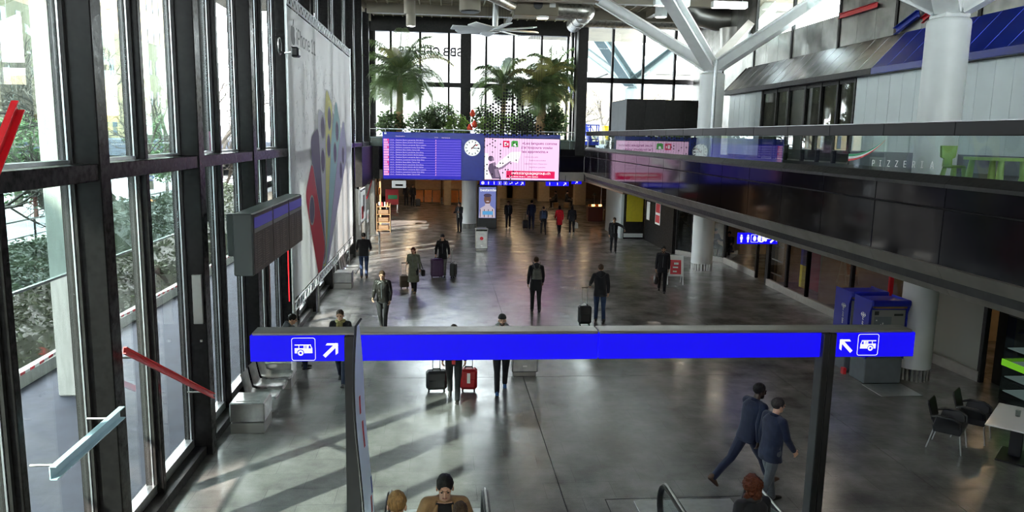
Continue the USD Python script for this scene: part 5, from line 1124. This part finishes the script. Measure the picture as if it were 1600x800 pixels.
def person(name_label, loc, rz, h=1.75, legs=((14, 6), (-12, 14)), arms=((-14, 6, 16), (16, 6, 22)), lean=2, head=(8, 0), wide=1.0, skin='skin_light', hair='hair_black', hairstyle='short', coat='cloth_black', hem=.80, trousers='cloth_black', shoes='shoe_black',
           collar=True, open_front=None, hat=None, hood=False, scarf=None, skirt=0., L=.03, face=True, beard=False, seat=None, spread=0, stance=.095, collar_mat=None, sleeve=1., fz=0.):
    """A clothed figure facing +y. Angles in degrees: legs (hip, knee), arms (swing, out, elbow) for left (-x) then right (+x)."""
    s = h/1.75; rad = math.radians; t = thing('person', name_label, 'person', loc, rz)
    hipz = .925*s; hip = V(0, 0, hipz); feet = []; J = {}
    for side, (hf, kf) in zip((-1, 1), legs):
        o = hip+V(side*stance*s, 0, -.02*s); d1 = V(side*math.sin(rad(spread)), math.sin(rad(hf)), -math.cos(rad(hf))); d1 /= np.linalg.norm(d1); kn = o+d1*.425*s
        d2 = V(0, math.sin(rad(hf-kf)), -math.cos(rad(hf-kf))); an = kn+d2*.40*s
        J['leg', side] = (o, kn, an, rad(hf-kf)); feet.append(an[2])
    drop = min(feet)-.085*s if seat is None else hipz-.1*s-seat
    for k in list(J): J[k] = tuple(p-V(0, 0, drop) if isinstance(p, np.ndarray) else p for p in J[k])
    hip = hip-V(0, 0, drop); H = lambda p: hip+rotx(-rad(lean)) @ (V(*p)*s)               # upper body frame leans about the hip
    w = wide; sh = [H((sd*.175*w, -.005, .505)) for sd in (-1, 1)]
    for i, (side, (sw, out, el)) in enumerate(zip((-1, 1), arms)):
        a, o_ = rad(sw), rad(out); d1 = V(side*math.sin(o_), math.sin(a)*math.cos(o_), -math.cos(a)*math.cos(o_)); e = sh[i]+d1*.285*s
        d2 = V(side*math.sin(o_)*.35-side*.12*min(el/60, 1), math.sin(a+rad(el)), -math.cos(a+rad(el))); d2 /= np.linalg.norm(d2); J['arm', side] = (sh[i], e, e+d2*.25*s, d2)
    T = lambda zz, rx, ry, y0, n=20: np.array([H(p) for p in ringp(zz, rx*w, ry*w, y0, n)])
    rings = [(-.06, .165, .115, -.01), (.08, .15, .105, 0), (.2, .148, .105, .005), (.34, .17, .118, .01), (.46, .172, .105, 0), (.535, .11, .07, -.01), (.565, .065, .055, -.005)]
    def torso(th, z0=-.06): 
        R = [T(z/1, rx+th, ry+th, y0) for z, rx, ry, y0 in rings if z >= z0]; return [hullp(np.vstack([a, b])) for a, b in zip(R[:-1], R[1:])]
    # head
    hc = H((0, .035, .70)); hr = rotz(rad(head[1])) @ rotx(-rad(head[0]+lean*.5)); q = lambda p: hc+hr @ (V(*p)*s)
    def hl(c, rx, ry, rz_, n=20): return Manifold.sphere(1.0, n).scale([rx*s, ry*s, rz_*s]).transform(np.column_stack([hr, q(c)]))
    skull = Manifold.batch_hull([hl((0, -.015, .035), .076, .094, .088), hl((0, .03, -.055), .052, .052, .055), hl((0, .058, -.085), .026, .026, .022)])
    hb = [skull, Manifold.batch_hull([ball(q((0, .088, .012)), .009*s, 8), ball(q((0, .108, -.022)), .013*s, 8), ball(q((0, .085, -.03)), .016*s, 8)])] + [hl((sd*.077, -.01, -.012), .012, .022, .032, 12) for sd in (-1, 1)]
    hb.append(Manifold.batch_hull([ball(q((-.045, .078, .03)), .012*s, 8), ball(q((.045, .078, .03)), .012*s, 8)]))
    neck = limb([H((0, -.005, .52)), q((0, -.02, -.05))], [.058*s, .052*s])
    body = hb+neck+torso(-.012)
    for sd in (-1, 1):
        o, kn, an, _ = J['leg', sd]; body += limb([o, kn, an], [.075*s, .05*s, .038*s]); a, e, wr, d = J['arm', sd]; body += limb([a, e, wr], [.042*s, .036*s, .026*s])
    bm = smooth_mesh(union(body), L*.75, 8)
    # hands: palm, four fingers, thumb, joined to the body mesh
    hands = []; grip = {}
    for sd in (-1, 1):
        a, e, wr, d = J['arm', sd]; side = V(1, 0, 0)*sd; out = np.cross(d, side); fw = np.cross(side, d); fwd = V(0, 1, 0)-d*np.dot(V(0, 1, 0), d)
        fwd = fwd/np.linalg.norm(fwd) if np.linalg.norm(fwd) > .2 else V(0, 0, 1); inn = np.cross(d, fwd)*1.0
        if np.dot(inn, side) > 0: inn = -inn
        kn_ = wr+d*.085*s; parts = [Manifold.batch_hull([ball(wr+d*.0, .024*s, 10), ball(kn_+fwd*.03*s, .014*s, 10), ball(kn_-fwd*.03*s, .013*s, 10), ball(wr+d*.035*s+fwd*.026*s, .016*s, 10)])]
        for k, (ofs, ln) in enumerate(((.032, .07), (.011, .08), (-.011, .075), (-.032, .06))):
            p0 = kn_+fwd*ofs*s; p1 = p0+(d*.9+inn*.45)*ln*.55*s; p2 = p1+(d*.45+inn*.9)*ln*.5*s; parts += limb([p0, p1, p2], [.0105*s, .0095*s, .008*s], 8)
        th0 = wr+d*.03*s+fwd*.026*s; th1 = th0+(d*.55+fwd*.75+inn*.3)*.045*s; parts += limb([th0, th1, th1+(d*.85+fwd*.2+inn*.4)*.032*s], [.014*s, .0115*s, .009*s], 8)
        hands += parts; grip[sd] = kn_+d*.03*s+inn*.02*s
    bm2 = MB().add(bm)
    try:
        mm = Manifold(m3.Mesh(np.asarray(bm.vertices, np.float32), np.asarray(bm.faces, np.uint32)))
        mm = union([mm]+hands); assert mm.num_tri() > len(bm.faces)*.5; obj('body', mm, skin, t, smooth=50)
    except Exception:
        bm2.add(union(hands)); bm2.build('body', skin, t, smooth=50)
    # trousers and shoes
    tr = [hullp(np.vstack([T(-.1, .150, .112, -.01), T(.08, .155, .11, 0)]))]
    for sd in (-1, 1):
        o, kn, an, fa = J['leg', sd]; tr += limb([o+V(0, 0, .02), (o+kn)/2+V(sd*.004, -.005, 0), kn, (kn+an)/2-V(0, .012, 0)*s, an-V(0, 0, .01)], [.097*s*(w+1)/2, .088*s, .066*s, .062*s, .056*s])
    obj('trousers', smooth_mesh(union(tr), L, 8), trousers, t, smooth=60)
    for sd in (-1, 1):
        o, kn, an, fa = J['leg', sd]; pitch = max(min(-fa*.9, .9), -.3) if seat is None else 0.; R = rotx(-pitch); low = an
        P = [R @ (V(x, y, z)*s)+low for x, y, z in ((0, -.035, -.02), (0, -.045, -.06), (0, .04, -.035), (0, .12, -.058), (.022, .15, -.066), (-.022, .15, -.066), (.02, -.05, -.07), (-.02, -.05, -.07))]
        m = Manifold.batch_hull([ball(P[0], .044*s, 10), ball(P[1], .035*s, 10), ball(P[2], .036*s, 10)])
        m = union([m, Manifold.batch_hull([ball(P[1], .035*s, 10), ball(P[2], .036*s, 10), ball(P[3], .030*s, 10), ball(P[4], .02*s, 10), ball(P[5], .02*s, 10)])]); obj('shoe', smooth_mesh(m, L*.8, 4), shoes, t, smooth=60)
    # coat, with sleeves and skirt down to the hem
    hz = hem*s; parts = torso(.022)
    base = T(-.06, .187, .137, -.01); n = 20
    if hz < hip[2]-.02:
        a = np.arange(n)*2*np.pi/n; ys = [p[1] for sd in (-1, 1) for p in [J['leg', sd][0]+(J['leg', sd][1]-J['leg', sd][0])*min((J['leg', sd][0][2]-hz)/max(J['leg', sd][0][2]-J['leg', sd][1][2], .05), 1.)]]
        lo = ringp(hz, (.19+skirt)*w*s, max(.14*w*s+skirt*s*.7, (max(ys)-min(ys))/2+.115*s), (max(ys)+min(ys))/2); mid = (lo+base)/2; parts += [hullp(np.vstack([base, mid])), hullp(np.vstack([mid, lo]))]
    for sd in (-1, 1):
        a, e, wr, d = J['arm', sd]; parts += limb([a+V(0, 0, -.005), e, e+(wr-e)*.94*sleeve], [.072*s*(w+1)/2, .058*s, .043*s]); parts.append(Manifold.batch_hull([ball(a, .07*s), ball(H((sd*.08, -.01, .52)), .06*s)]))
    cm = union(parts)
    if open_front:
        u0, u1, inner = open_front; wedge = hullp(np.array([H(p) for z, x in ((-.6, u1), (.56, u0)) for p in ((-x, .03, z), (x, .03, z), (-x*1.5, .4, z), (x*1.5, .4, z))])); cm = cm-wedge
        obj('sweater', smooth_mesh(union(torso(.004)[:-1]), L, 6), inner, t, smooth=60)
        for sd in (-1, 1):
            P = [H((sd*u0*.9, .085, .54)), H((sd*(u0+.055), .10, .45)), H((sd*(u0+.05), .135, .34)), H((sd*(u0*.5+u1*.5), .145, .2))]; obj('lapel', smooth_mesh(Manifold.batch_hull([ball(p, .011*s, 8) for p in P]), L*.7, 2), coat, t, smooth=50)
    obj('coat', smooth_mesh(cm, L, 7), coat, t, smooth=60)
    if face and not open_front and seat is None:
        zp = [H((0, y, z)) for y, z in ((.128, .06), (.128, .14), (.134, .22), (.148, .32), (.150, .38), (.134, .46))]; obj('zip', union(limb(zp, [.007*s]*6, 8)), 'grey_plastic', t)
        for sd in (-1, 1): obj('pocket', Manifold.batch_hull([ball(H((sd*.075, .124, .10)), .008*s, 8), ball(H((sd*.115, .110, .01)), .008*s, 8)]), coat, t)
    if collar:
        C = []; a = np.linspace(.5, 2*np.pi-.5, 9) + math.pi/2 if True else None; P = [H((.085*math.cos(x), -.0+.075*math.sin(x), .555+.02*math.sin(x)*-1)) for x in a]; obj('collar', smooth_mesh(union(limb(P, [.028*s]*9, 10)), L*.7, 4), collar_mat or coat, t, smooth=60)
    if hood: obj('hood', smooth_mesh(Manifold.batch_hull([ball(H((-.1, -.06, .56)), .05*s), ball(H((.1, -.06, .56)), .05*s), ball(H((0, -.13, .50)), .06*s), ball(H((0, -.1, .62)), .045*s)]), L, 6), coat, t, smooth=60)
    if scarf:
        P = [H((.08*math.cos(x), .075*math.sin(x), .57)) for x in np.linspace(0, 2*np.pi, 12)]; sc_ = limb(P, [.04*s]*12, 10)
        if open_front or True: sc_ += limb([H((.03, .1, .55)), H((.04, .15, .4)), H((.045, .15, .2))], [.04*s, .034*s, .03*s], 10)+limb([H((-.035, .1, .55)), H((-.04, .15, .4)), H((-.04, .15, .25))], [.04*s, .034*s, .03*s], 10)
        obj('scarf', smooth_mesh(union(sc_), L*.8, 6), scarf, t, smooth=60)
    # hair
    if hairstyle:
        k = 1.0 if hairstyle != 'curly' else 1.25; cap = hl((0, -.02, .042), .084*k, .103*k, .096*k, 24)
        nrm = hr @ V(0, -.80, .60); cap = cap.trim_by_plane([float(x) for x in nrm], float(np.dot(nrm, hc)+(-.03 if hairstyle != 'crop' else -.012)*s))
        cap = cap-hl((0, .098, -.012), .064, .095, .086 if hairstyle != 'crop' else .094, 24)-hl((0, .06, -.07), .075, .09, .07, 20)
        if hairstyle in ('long', 'bob', 'curly'):
            low = -.20 if hairstyle == 'long' else -.11; cap = union([cap, Manifold.batch_hull([hl((0, -.045, .02), .085*k, .07*k, .08, 16), hl((-.05, -.055, low), .035*k, .035, .04, 12), hl((.05, -.055, low), .035*k, .035, .04, 12)])])
            if hairstyle == 'curly': cap = union([cap]+[hl((.085*math.cos(x), -.05+.06*math.sin(x*3), -.08+.05*math.sin(x*2)), .05, .05, .055, 10) for x in np.linspace(.2, 2.9, 7)]+[hl((.1*math.cos(x), -.07*math.sin(x)-.03, .03), .05, .05, .055, 10) for x in np.linspace(0, 3.1, 7)])
        if hairstyle == 'bun': cap = union([cap, hl((0, -.11, .06), .045, .045, .045, 14)])
        hm = smooth_mesh(cap, L*.6, 3)
        if hairstyle == 'curly': hm.vertices += hm.vertex_normals*(.03*(meshkit.noise(hm.vertices*38)-.5))[:, None]
        hm.vertices += hm.vertex_normals*(.010*(meshkit.noise(hm.vertices*[70, 70, 30]/s)-.5))[:, None]; obj('hair', hm, hair, t, smooth=60)
    if hat:
        cap = hl((0, -.02, .05), .089, .108, .1, 24); nrm = hr @ V(0, -.25, .97); cap = cap.trim_by_plane([float(x) for x in nrm], float(np.dot(nrm, hc)+.035*s)); obj('hat', smooth_mesh(union([cap, hl((0, -.02, .05), .094, .113, .022, 20)]), L*.6, 3), hat, t, smooth=60)
    if face:
        for sd in (-1, 1): obj('eye', ball(q((sd*.031, .079, .012)), .0115*s, 10), 'eye_dark', t); obj('eyebrow', Manifold.batch_hull([ball(q((sd*.018, .0885, .034)), .0042*s, 6), ball(q((sd*.048, .078, .037)), .0042*s, 6)]), hair, t)
        obj('mouth', Manifold.batch_hull([ball(q((-.02, .079, -.058)), .006*s, 8), ball(q((.02, .079, -.058)), .006*s, 8), ball(q((0, .086, -.058)), .007*s, 8)]), 'lip', t)
        if beard: obj('beard', smooth_mesh(Manifold.batch_hull([hl((0, .034, -.062), .058, .052, .052, 16), hl((0, .06, -.088), .03, .03, .026, 12)]).trim_by_plane([float(x) for x in hr @ V(0, .35, -.94)], float(np.dot(hr @ V(0, .35, -.94), hc)+.066*s)), L*.6, 2), hair, t, smooth=60)
    R = rotz(rad(rz)); P0 = np.array(loc, float)
    return {'thing': t, 'grip': {k: P0+R @ v for k, v in grip.items()}, 'R': R, 'back': P0+R @ H((0, -.15, .33)), 'lean': lean, 'loc': P0, 'rz': rz}

WALK = dict(legs=((22, 8), (-16, 18)), arms=((-18, 7, 18), (18, 7, 26)))
WALK2 = dict(legs=((-14, 16), (18, 6)), arms=((16, 7, 24), (-16, 7, 16)))
STAND = dict(legs=((2, 3), (-2, 3)), arms=((2, 8, 14), (4, 8, 18)))
# -- riders on the escalators
person('man in a camel coat over a black sweater looking down on the left escalator', (.03, 7.45, .32), 180, 1.84, legs=((8, 12), (-4, 4)), arms=((14, 24, 24), (14, 24, 24)), lean=7, head=(9, 0), wide=1.0, hair='hair_black', coat='wool_camel', hem=.62, collar=False, open_front=(.085, .11, 'knit_black'), trousers='cloth_black', L=.02)
person('blond person seen from behind at the bottom edge of the left escalator', (-.30, 4.85, 1.82), 8, 1.36, **STAND, head=(16, -14), hair='hair_blond', coat='cloth_black', hem=.55, trousers='denim', L=.016, wide=.95)
person('dark-haired child seen from above on the left escalator', (.17, 6.5, .86), 180, 1.43, **STAND, head=(20, 10), hair='hair_brown', coat='cloth_charcoal', hem=.55, trousers='denim_dark', L=.02, wide=.9)
P_red = person('woman with curly red hair and a plaid scarf on the right escalator', (3.66, 8.05, .02), 12, 1.66, **STAND, head=(10, 10), hair='hair_red', hairstyle='curly', coat='cloth_black', hem=.6, scarf='cloth_charcoal', skin='skin_light', L=.02, wide=1.05)
# -- pair walking right in the foreground
person('tall dark-skinned man in a navy suit striding right near the escalators', (4.98, 11.30, 0), -72, 1.84, legs=((-34, 16), (30, 4)), arms=((14, 6, 20), (-18, 6, 20)), lean=10, head=(6, -12), wide=1.06, skin='skin_dark', hair='hair_black', hairstyle='crop', coat='cloth_navy', hem=.78, trousers='cloth_navy', shoes='shoe_brown', L=.02, beard=True, open_front=(.03, .04, 'cloth_charcoal'))
person('grey-haired man in a navy jacket and grey jeans walking right', (5.05, 10.62, 0), -74, 1.75, legs=((14, 4), (-12, 16)), arms=((-8, 6, 12), (16, 6, 20)), lean=4, head=(4, -6), wide=1.04, skin='skin_light', hair='hair_grey', coat='cloth_navy', hem=.76, trousers='denim_grey', shoes='shoe_black', L=.02)
# -- middle of the hall
person('man in a grey hoodie and black beanie with blue trainers walking towards us', (1.3, 16.1, 0), 178, 1.8, legs=((-10, 22), (20, 4)), arms=((-12, 8, 20), (14, 8, 24)), lean=2, head=(0, 0), skin='skin_light', hair='hair_black', hairstyle=None, hat='knit_black', hood=True, coat='hoodie_grey', hem=.86, trousers='cloth_black', shoes='shoe_blue', L=.025, beard=True)
P_case2 = person('person in black pulling a black and a red case behind the blue sign', (.24, 15.6, 0), 176, 1.7, legs=((18, 4), (-14, 18)), arms=((-14, 12, 8), (-14, 12, 8)), lean=4, skin='skin_light', hair='hair_brown', coat='cloth_black', hem=.78, open_front=(.03, .04, 'scarf_red'), trousers='cloth_black', L=.03)
person('man with a sunlit face in a black leather jacket near the banner', (-1.72, 21.45, 0), 172, 1.78, legs=((14, 4), (-10, 16)), arms=((-6, 10, 30), (10, 10, 45)), lean=2, skin='skin_light', hair='hair_brown', coat='leather_black', hem=.90, trousers='cloth_charcoal', shoes='shoe_brown', L=.025)
person('man in a dark coat and olive scarf half hidden by the blue sign', (-2.28, 16.75, 0), 176, 1.76, **WALK, skin='skin_light', hair='hair_brown', hairstyle='crop', coat='cloth_black', hem=.72, scarf='scarf_olive', open_front=(.05, .06, 'cloth_white'), trousers='denim_dark', L=.025)
person('dark-haired man sitting on the steel bench', (-3.66, 17.75, 0), -62, 1.76, legs=((84, 84), (80, 86)), arms=((30, 8, 50), (30, 8, 50)), lean=8, head=(16, -20), seat=.445, skin='skin_tan', hair='hair_black', coat='cloth_charcoal', hem=.42, trousers='denim_dark', L=.025, hood=True)
P_green = person('woman in a long grey-green belted coat with red hair', (-1.05, 26.9, 0), 170, 1.66, **WALK, skin='skin_light', hair='hair_red', hairstyle='bob', coat='cloth_green', hem=.42, skirt=.03, trousers='cloth_black', shoes='shoe_tan', L=.03, arms_=None) if False else person('woman in a long grey-green belted coat with red hair', (-1.05, 26.9, 0), 170, 1.66, legs=((16, 6), (-14, 16)), arms=((-14, 10, 12), (20, 6, 75)), skin='skin_light', hair='hair_red', hairstyle='bob', coat='cloth_green', hem=.42, skirt=.03, trousers='cloth_black', shoes='shoe_tan', L=.03)
P_two = person('person in a black coat and hat with a suitcase in each hand', (-.02, 29.95, 0), 178, 1.72, legs=((4, 3), (-4, 4)), arms=((14, 16, 20), (14, 16, 20)), skin='skin_light', hair='hair_black', hairstyle='bob', hat='cloth_black', coat='cloth_black', hem=.74, trousers='cloth_grey', L=.03, hood=True)
person('man in a dark jacket and jeans standing back to us by the far bench', (-3.1, 29.7, 0), 8, 1.78, legs=((2, 3), (-3, 3)), arms=((6, 16, 60), (6, 16, 60)), skin='skin_light', hair='hair_grey', hairstyle='crop', coat='cloth_black', hem=.88, trousers='denim', shoes='shoe_brown', L=.03, wide=1.08)
P_bp = person('person with a small backpack walking away across the pink reflection', (3.0, 23.8, 0), 2, 1.8, legs=((8, 4), (-6, 14)), arms=((-8, 12, 14), (8, 12, 16)), skin='skin_tan', hair='hair_brown', coat='cloth_black', hem=.70, skirt=.01, trousers='cloth_black', L=.028, hood=True)
P_roll = person('woman in a dark padded jacket and jeans wheeling a black suitcase', (4.82, 22.4, 0), -6, 1.8, legs=((10, 4), (-14, 16)), arms=((26, 18, 34), (-6, 10, 14)), skin='skin_light', hair='hair_brown', hairstyle='bun', coat='cloth_black', hem=.80, trousers='denim', shoes='shoe_black', L=.028, hood=True, wide=1.05)
P_bag = person('bearded man in a black suit carrying a dark briefcase past the sandwich board', (8.1, 26.9, 0), 164, 1.78, legs=((20, 6), (-16, 18)), arms=((-12, 8, 12), (4, 10, 10)), skin='skin_tan', hair='hair_black', coat='cloth_black', hem=.74, trousers='cloth_black', L=.03, beard=True)
person('person in black pointing sideways under the balcony', (8.45, 36.6, 0), 172, 1.76, legs=((8, 4), (-8, 10)), arms=((40, 60, 20), (-6, 8, 14)), skin='skin_tan', hair='hair_brown', coat='cloth_black', hem=.78, trousers='cloth_black', L=.035)
# -- far group
person('man in a dark suit reading beside the far white column', (.95, 44.2, 0), 150, 1.77, legs=((2, 3), (-2, 3)), arms=((20, 8, 80), (20, 8, 70)), skin='skin_light', hair='hair_grey', coat='cloth_charcoal', hem=.76, trousers='cloth_charcoal', open_front=(.03, .03, 'cloth_white'), L=.04)
person('person in black walking towards us right of the totem', (4.0, 46.2, 0), 174, 1.74, **WALK2, skin='skin_tan', hair='hair_brown', coat='cloth_black', hem=.82, trousers='cloth_black', shoes='shoe_white', L=.045)
P_far = person('tall man in a navy jacket wheeling a small case away from us', (5.4, 45.8, 0), 0, 1.8, legs=((10, 4), (-10, 12)), arms=((-14, 14, 4), (8, 8, 40)), skin='skin_light', hair='hair_black', coat='cloth_navy', hem=.84, trousers='cloth_navy', L=.045)
P_bp2 = person('person with a blue backpack walking away', (5.85, 43.6, 0), 0, 1.66, **WALK, skin='skin_light', hair='hair_black', hairstyle='bun', coat='cloth_charcoal', hem=.84, trousers='cloth_black', L=.045)
person('person in a bright red coat walking away', (6.85, 44.0, 0), 4, 1.66, **WALK2, skin='skin_light', hair='hair_black', hairstyle='bob', coat='cloth_red', hem=.55, trousers='cloth_black', L=.045)
P_white = person('person in black carrying a white plastic bag', (7.55, 43.7, 0), -4, 1.7, legs=((14, 6), (-12, 16)), arms=((4, 10, 10), (-2, 10, 10)), skin='skin_light', hair='hair_black', hairstyle='long', coat='cloth_black', hem=.78, trousers='cloth_black', shoes='shoe_white', L=.045)
person('left one of two dark figures standing far in the passage', (-2.95, 61.0, 0), 20, 1.74, **STAND, coat='cloth_black', trousers='cloth_black', L=.06, face=False)
person('right one of two dark figures standing far in the passage, with a trolley case', (-2.42, 60.4, 0), -170, 1.74, **STAND, coat='cloth_black', trousers='cloth_black', L=.06)
person('lone distant walker at the back of the passage above the totem', (3.95, 64.5, 0), 180, 1.74, **WALK, coat='cloth_black', trousers='cloth_black', L=.06)
for k, (x, y, r) in enumerate(((9.1, 60.5, 90), (10.0, 60.8, -100))):
    person(('left' if k == 0 else 'right') + ' one of two people sitting far back in the passage', (x, y, 0), r, 1.74, legs=((84, 86), (84, 86)), arms=((30, 8, 50), (30, 8, 50)), seat=.45, coat='cloth_black', trousers='cloth_black', hem=.45, L=.06)
    s_ = thing('stool', 'bench seat under the ' + ('left' if k == 0 else 'right') + ' sitting person in the passage', 'stool', (x, y, 0)); MB().cbox(-.22, .22, -.22, .22, .38, .43, .01).build('seat', 'wood', s_); MB().box(-.18, .18, -.18, .18, 0, .38).build('base', 'wood', s_)
for k, (x, y, r) in enumerate(((13.3, 36.6-.9, 200), (13.6, 34.6, 150))):
    person(('left' if k == 0 else 'right') + ' one of two diners silhouetted behind the restaurant glass', (x, y, 0), r, 1.72, legs=((84, 86), (84, 86)), arms=((30, 8, 60), (30, 8, 60)), seat=.45, coat='cloth_black', trousers='cloth_black', hem=.45, L=.05)
    s_ = thing('stool', 'dark stool under the ' + ('left' if k == 0 else 'right') + ' diner', 'stool', (x, y, 0)); MB().cbox(-.2, .2, -.2, .2, .38, .43, .01).build('seat', 'black_plastic', s_); MB().cyl(0, 0, 0, .38, .1, 12).build('leg', 'steel', s_)

# ================================================================ LUGGAGE
def suitcase(name, label, loc, rz, w, h, d, m, handle=None, ribs=True, wheels=True, tilt=0., soft=False, tag_=None):
    t = thing(name, label, 'suitcase', loc, rz); R = rotx(math.radians(tilt)); z0 = .06 if wheels else 0.
    def B(b, nm, mm): b.move(R).build(nm, mm, t)
    B(MB().cbox(-w/2, w/2, -d/2, d/2, z0, z0+h, .05 if not soft else .03), 'shell', m)
    if ribs:
        for k in range(5): B(MB().cbox(-w/2+.06+k*(w-.12)/5+.012, -w/2+.06+(k+1)*(w-.12)/5-.012, -d/2-.008, -d/2+.02, z0+.07, z0+h-.07, .006), 'rib', m)
    else: B(MB().cbox(-w/2+.05, w/2-.05, -d/2-.02, -d/2+.02, z0+.06, z0+h*.55, .015), 'front_pocket', m)
    B(MB().tube([[-.09, 0, z0+h], [-.08, 0, z0+h+.035], [.08, 0, z0+h+.035], [.09, 0, z0+h]], .013, 8), 'carry_handle', 'black_plastic')
    if wheels:
        for sx in (-1, 1):
            for sy in (-1, 1): B(MB().tube([[sx*(w/2-.06)-.015, sy*(d/2-.06), .032], [sx*(w/2-.06)+.015, sy*(d/2-.06), .032]], .032, 12), 'wheel', 'rubber')
    if handle:
        for sx in (-1, 1): B(MB().tube([[sx*.08, d/2-.04, z0+h-.02], [sx*.08, d/2-.04, z0+h+handle]], .009, 6), 'handle_rod', 'alu')
        B(MB().cbox(-.1, .1, d/2-.055, d/2-.025, z0+h+handle, z0+h+handle+.03, .01), 'handle_grip', 'black_plastic')
    if tag_: B(MB().box(-.03, .04, -d/2-.03, -d/2-.024, z0+h*.35, z0+h*.85), 'luggage_tag', 'paper_white')
    return t
mat('case_purple', (.055, .012, .075), .3, var=.06); mat('case_grey', (.06, .065, .065), .35); mat('case_black', (.014, .014, .016), .5, var=.2); mat('case_red', (.45, .012, .018), .42); mat('case_brown', (.09, .06, .035), .55, var=.2)
suitcase('suitcase', 'large purple ribbed suitcase beside the person in black', (-.24, 29.75, 0), 8, .5, .72, .32, 'case_purple', .35); suitcase('suitcase', 'slim grey suitcase right of the person in black', (.42, 29.8, 0), 75, .42, .55, .22, 'case_grey', .5)
suitcase('suitcase', 'black cabin suitcase with a white strap tag beside the woman in the padded jacket', (4.28, 22.0, 0), 2, .40, .55, .24, 'case_black', .52, ribs=False, tag_=None)
t = thing('handkerchief', 'white tag knotted on the black cabin suitcase handle', 'tag', (4.25, 22.0, .615)); MB().add(hull_pts([[-.06, 0, 0], [.05, -.05, .02], [.03, .06, .03], [.0, 0, .06]], .025)).build('cloth', 'paper_white', t, smooth=60)
suitcase('suitcase', 'black travel case at the left hand behind the blue sign', (-.13, 16.15, 0), 4, .46, .42, .26, 'case_black', .3, ribs=False); suitcase('suitcase', 'red travel case with a white tag behind the blue sign', (.58, 16.15, 0), -4, .38, .46, .26, 'case_red', .3, ribs=False, tag_=True)
suitcase('suitcase', 'small brown trolley case trailing behind the green coat', (-1.42, 27.6, 0), 10, .34, .42, .22, 'case_brown', .45, ribs=False, soft=True); suitcase('suitcase', 'small dark case wheeled by the tall man far off', (5.05, 46.0, 0), 0, .36, .5, .24, 'case_black', .45, ribs=False); suitcase('suitcase', 'dark trolley case beside the two far figures', (-2.0, 60.2, 0), 0, .4, .55, .25, 'case_black', None, ribs=False)
g_ = P_bag['grip'][1]
t = thing('briefcase', 'soft black briefcase in the bearded man\'s hand', 'bag', (g_[0], g_[1], g_[2]-.44), 75); MB().cbox(-.22, .22, -.09, .09, 0, .3, .05).build('body', 'leather_black', t, smooth=40); MB().tube([[-.1, 0, .29], [-.08, 0, .40], [0, 0, .43], [.08, 0, .40], [.1, 0, .29]], .012, 8).build('handle', 'leather_black', t); MB().cbox(-.16, .16, -.11, -.08, .04, .2, .02).build('pocket', 'leather_black', t)
g_ = P_white['grip'][1]
t = thing('plastic_bag', 'thin white plastic bag hanging from a hand far off', 'bag', (g_[0]+.03, g_[1], g_[2]-.42)); MB().add(hull_pts([[-.12, 0, .03], [.12, 0, .03], [-.1, .04, .3], [.1, -.03, .3], [0, 0, .36]], .03)).build('body', 'paper_white', t, smooth=60); MB().tube([[-.05, 0, .36], [0, 0, .44], [.05, 0, .36]], .008, 6).build('handle', 'paper_white', t)
def backpack(label, P, m, w=.13, h=.38):
    b0 = P['back']; t = thing('backpack', label, 'backpack', b0-P['R'] @ V(0, .02, h*.55), P['rz'])
    MB().add(hull_pts([[-w, 0, .05], [w, 0, .05], [-w*.95, -.1, .06], [w*.95, -.1, .06], [-w*.7, 0, h-.05], [w*.7, 0, h-.05], [-w*.55, -.06, h-.08], [w*.55, -.06, h-.08]], .035)).build('body', m, t, smooth=60)
    MB().add(hull_pts([[-w*.7, -.13, .08], [w*.7, -.13, .08], [-w*.6, -.12, h*.5], [w*.6, -.12, h*.5]], .02)).build('pocket', m, t, smooth=60)
    for sx in (-1, 1): MB().tube([[sx*w*.3, .02, h-.04], [sx*w*.8, .06, h+.1], [sx*w*.95, .14, h+.17]], .016, 8).build('strap', m, t)
backpack('small olive backpack with pale straps on the person walking away', P_bp, mat('backpack_olive', (.085, .085, .07), .6, var=.2)); backpack('blue-grey backpack on the far walker', P_bp2, 'fabric_blue', .15, .42)
t = thing('shoulder_bag', 'dark handbag hanging at the side of the green coat', 'bag', (-.72, 26.85, .62), 12); MB().cbox(-.07, .07, -.15, .15, 0, .24, .03).build('body', 'leather_black', t, smooth=40); MB().tube([[0, -.1, .22], [-.06, -.04, .45], [-.08, 0, .5], [-.06, .04, .45], [0, .1, .22]], .01, 6).build('strap', 'leather_black', t)
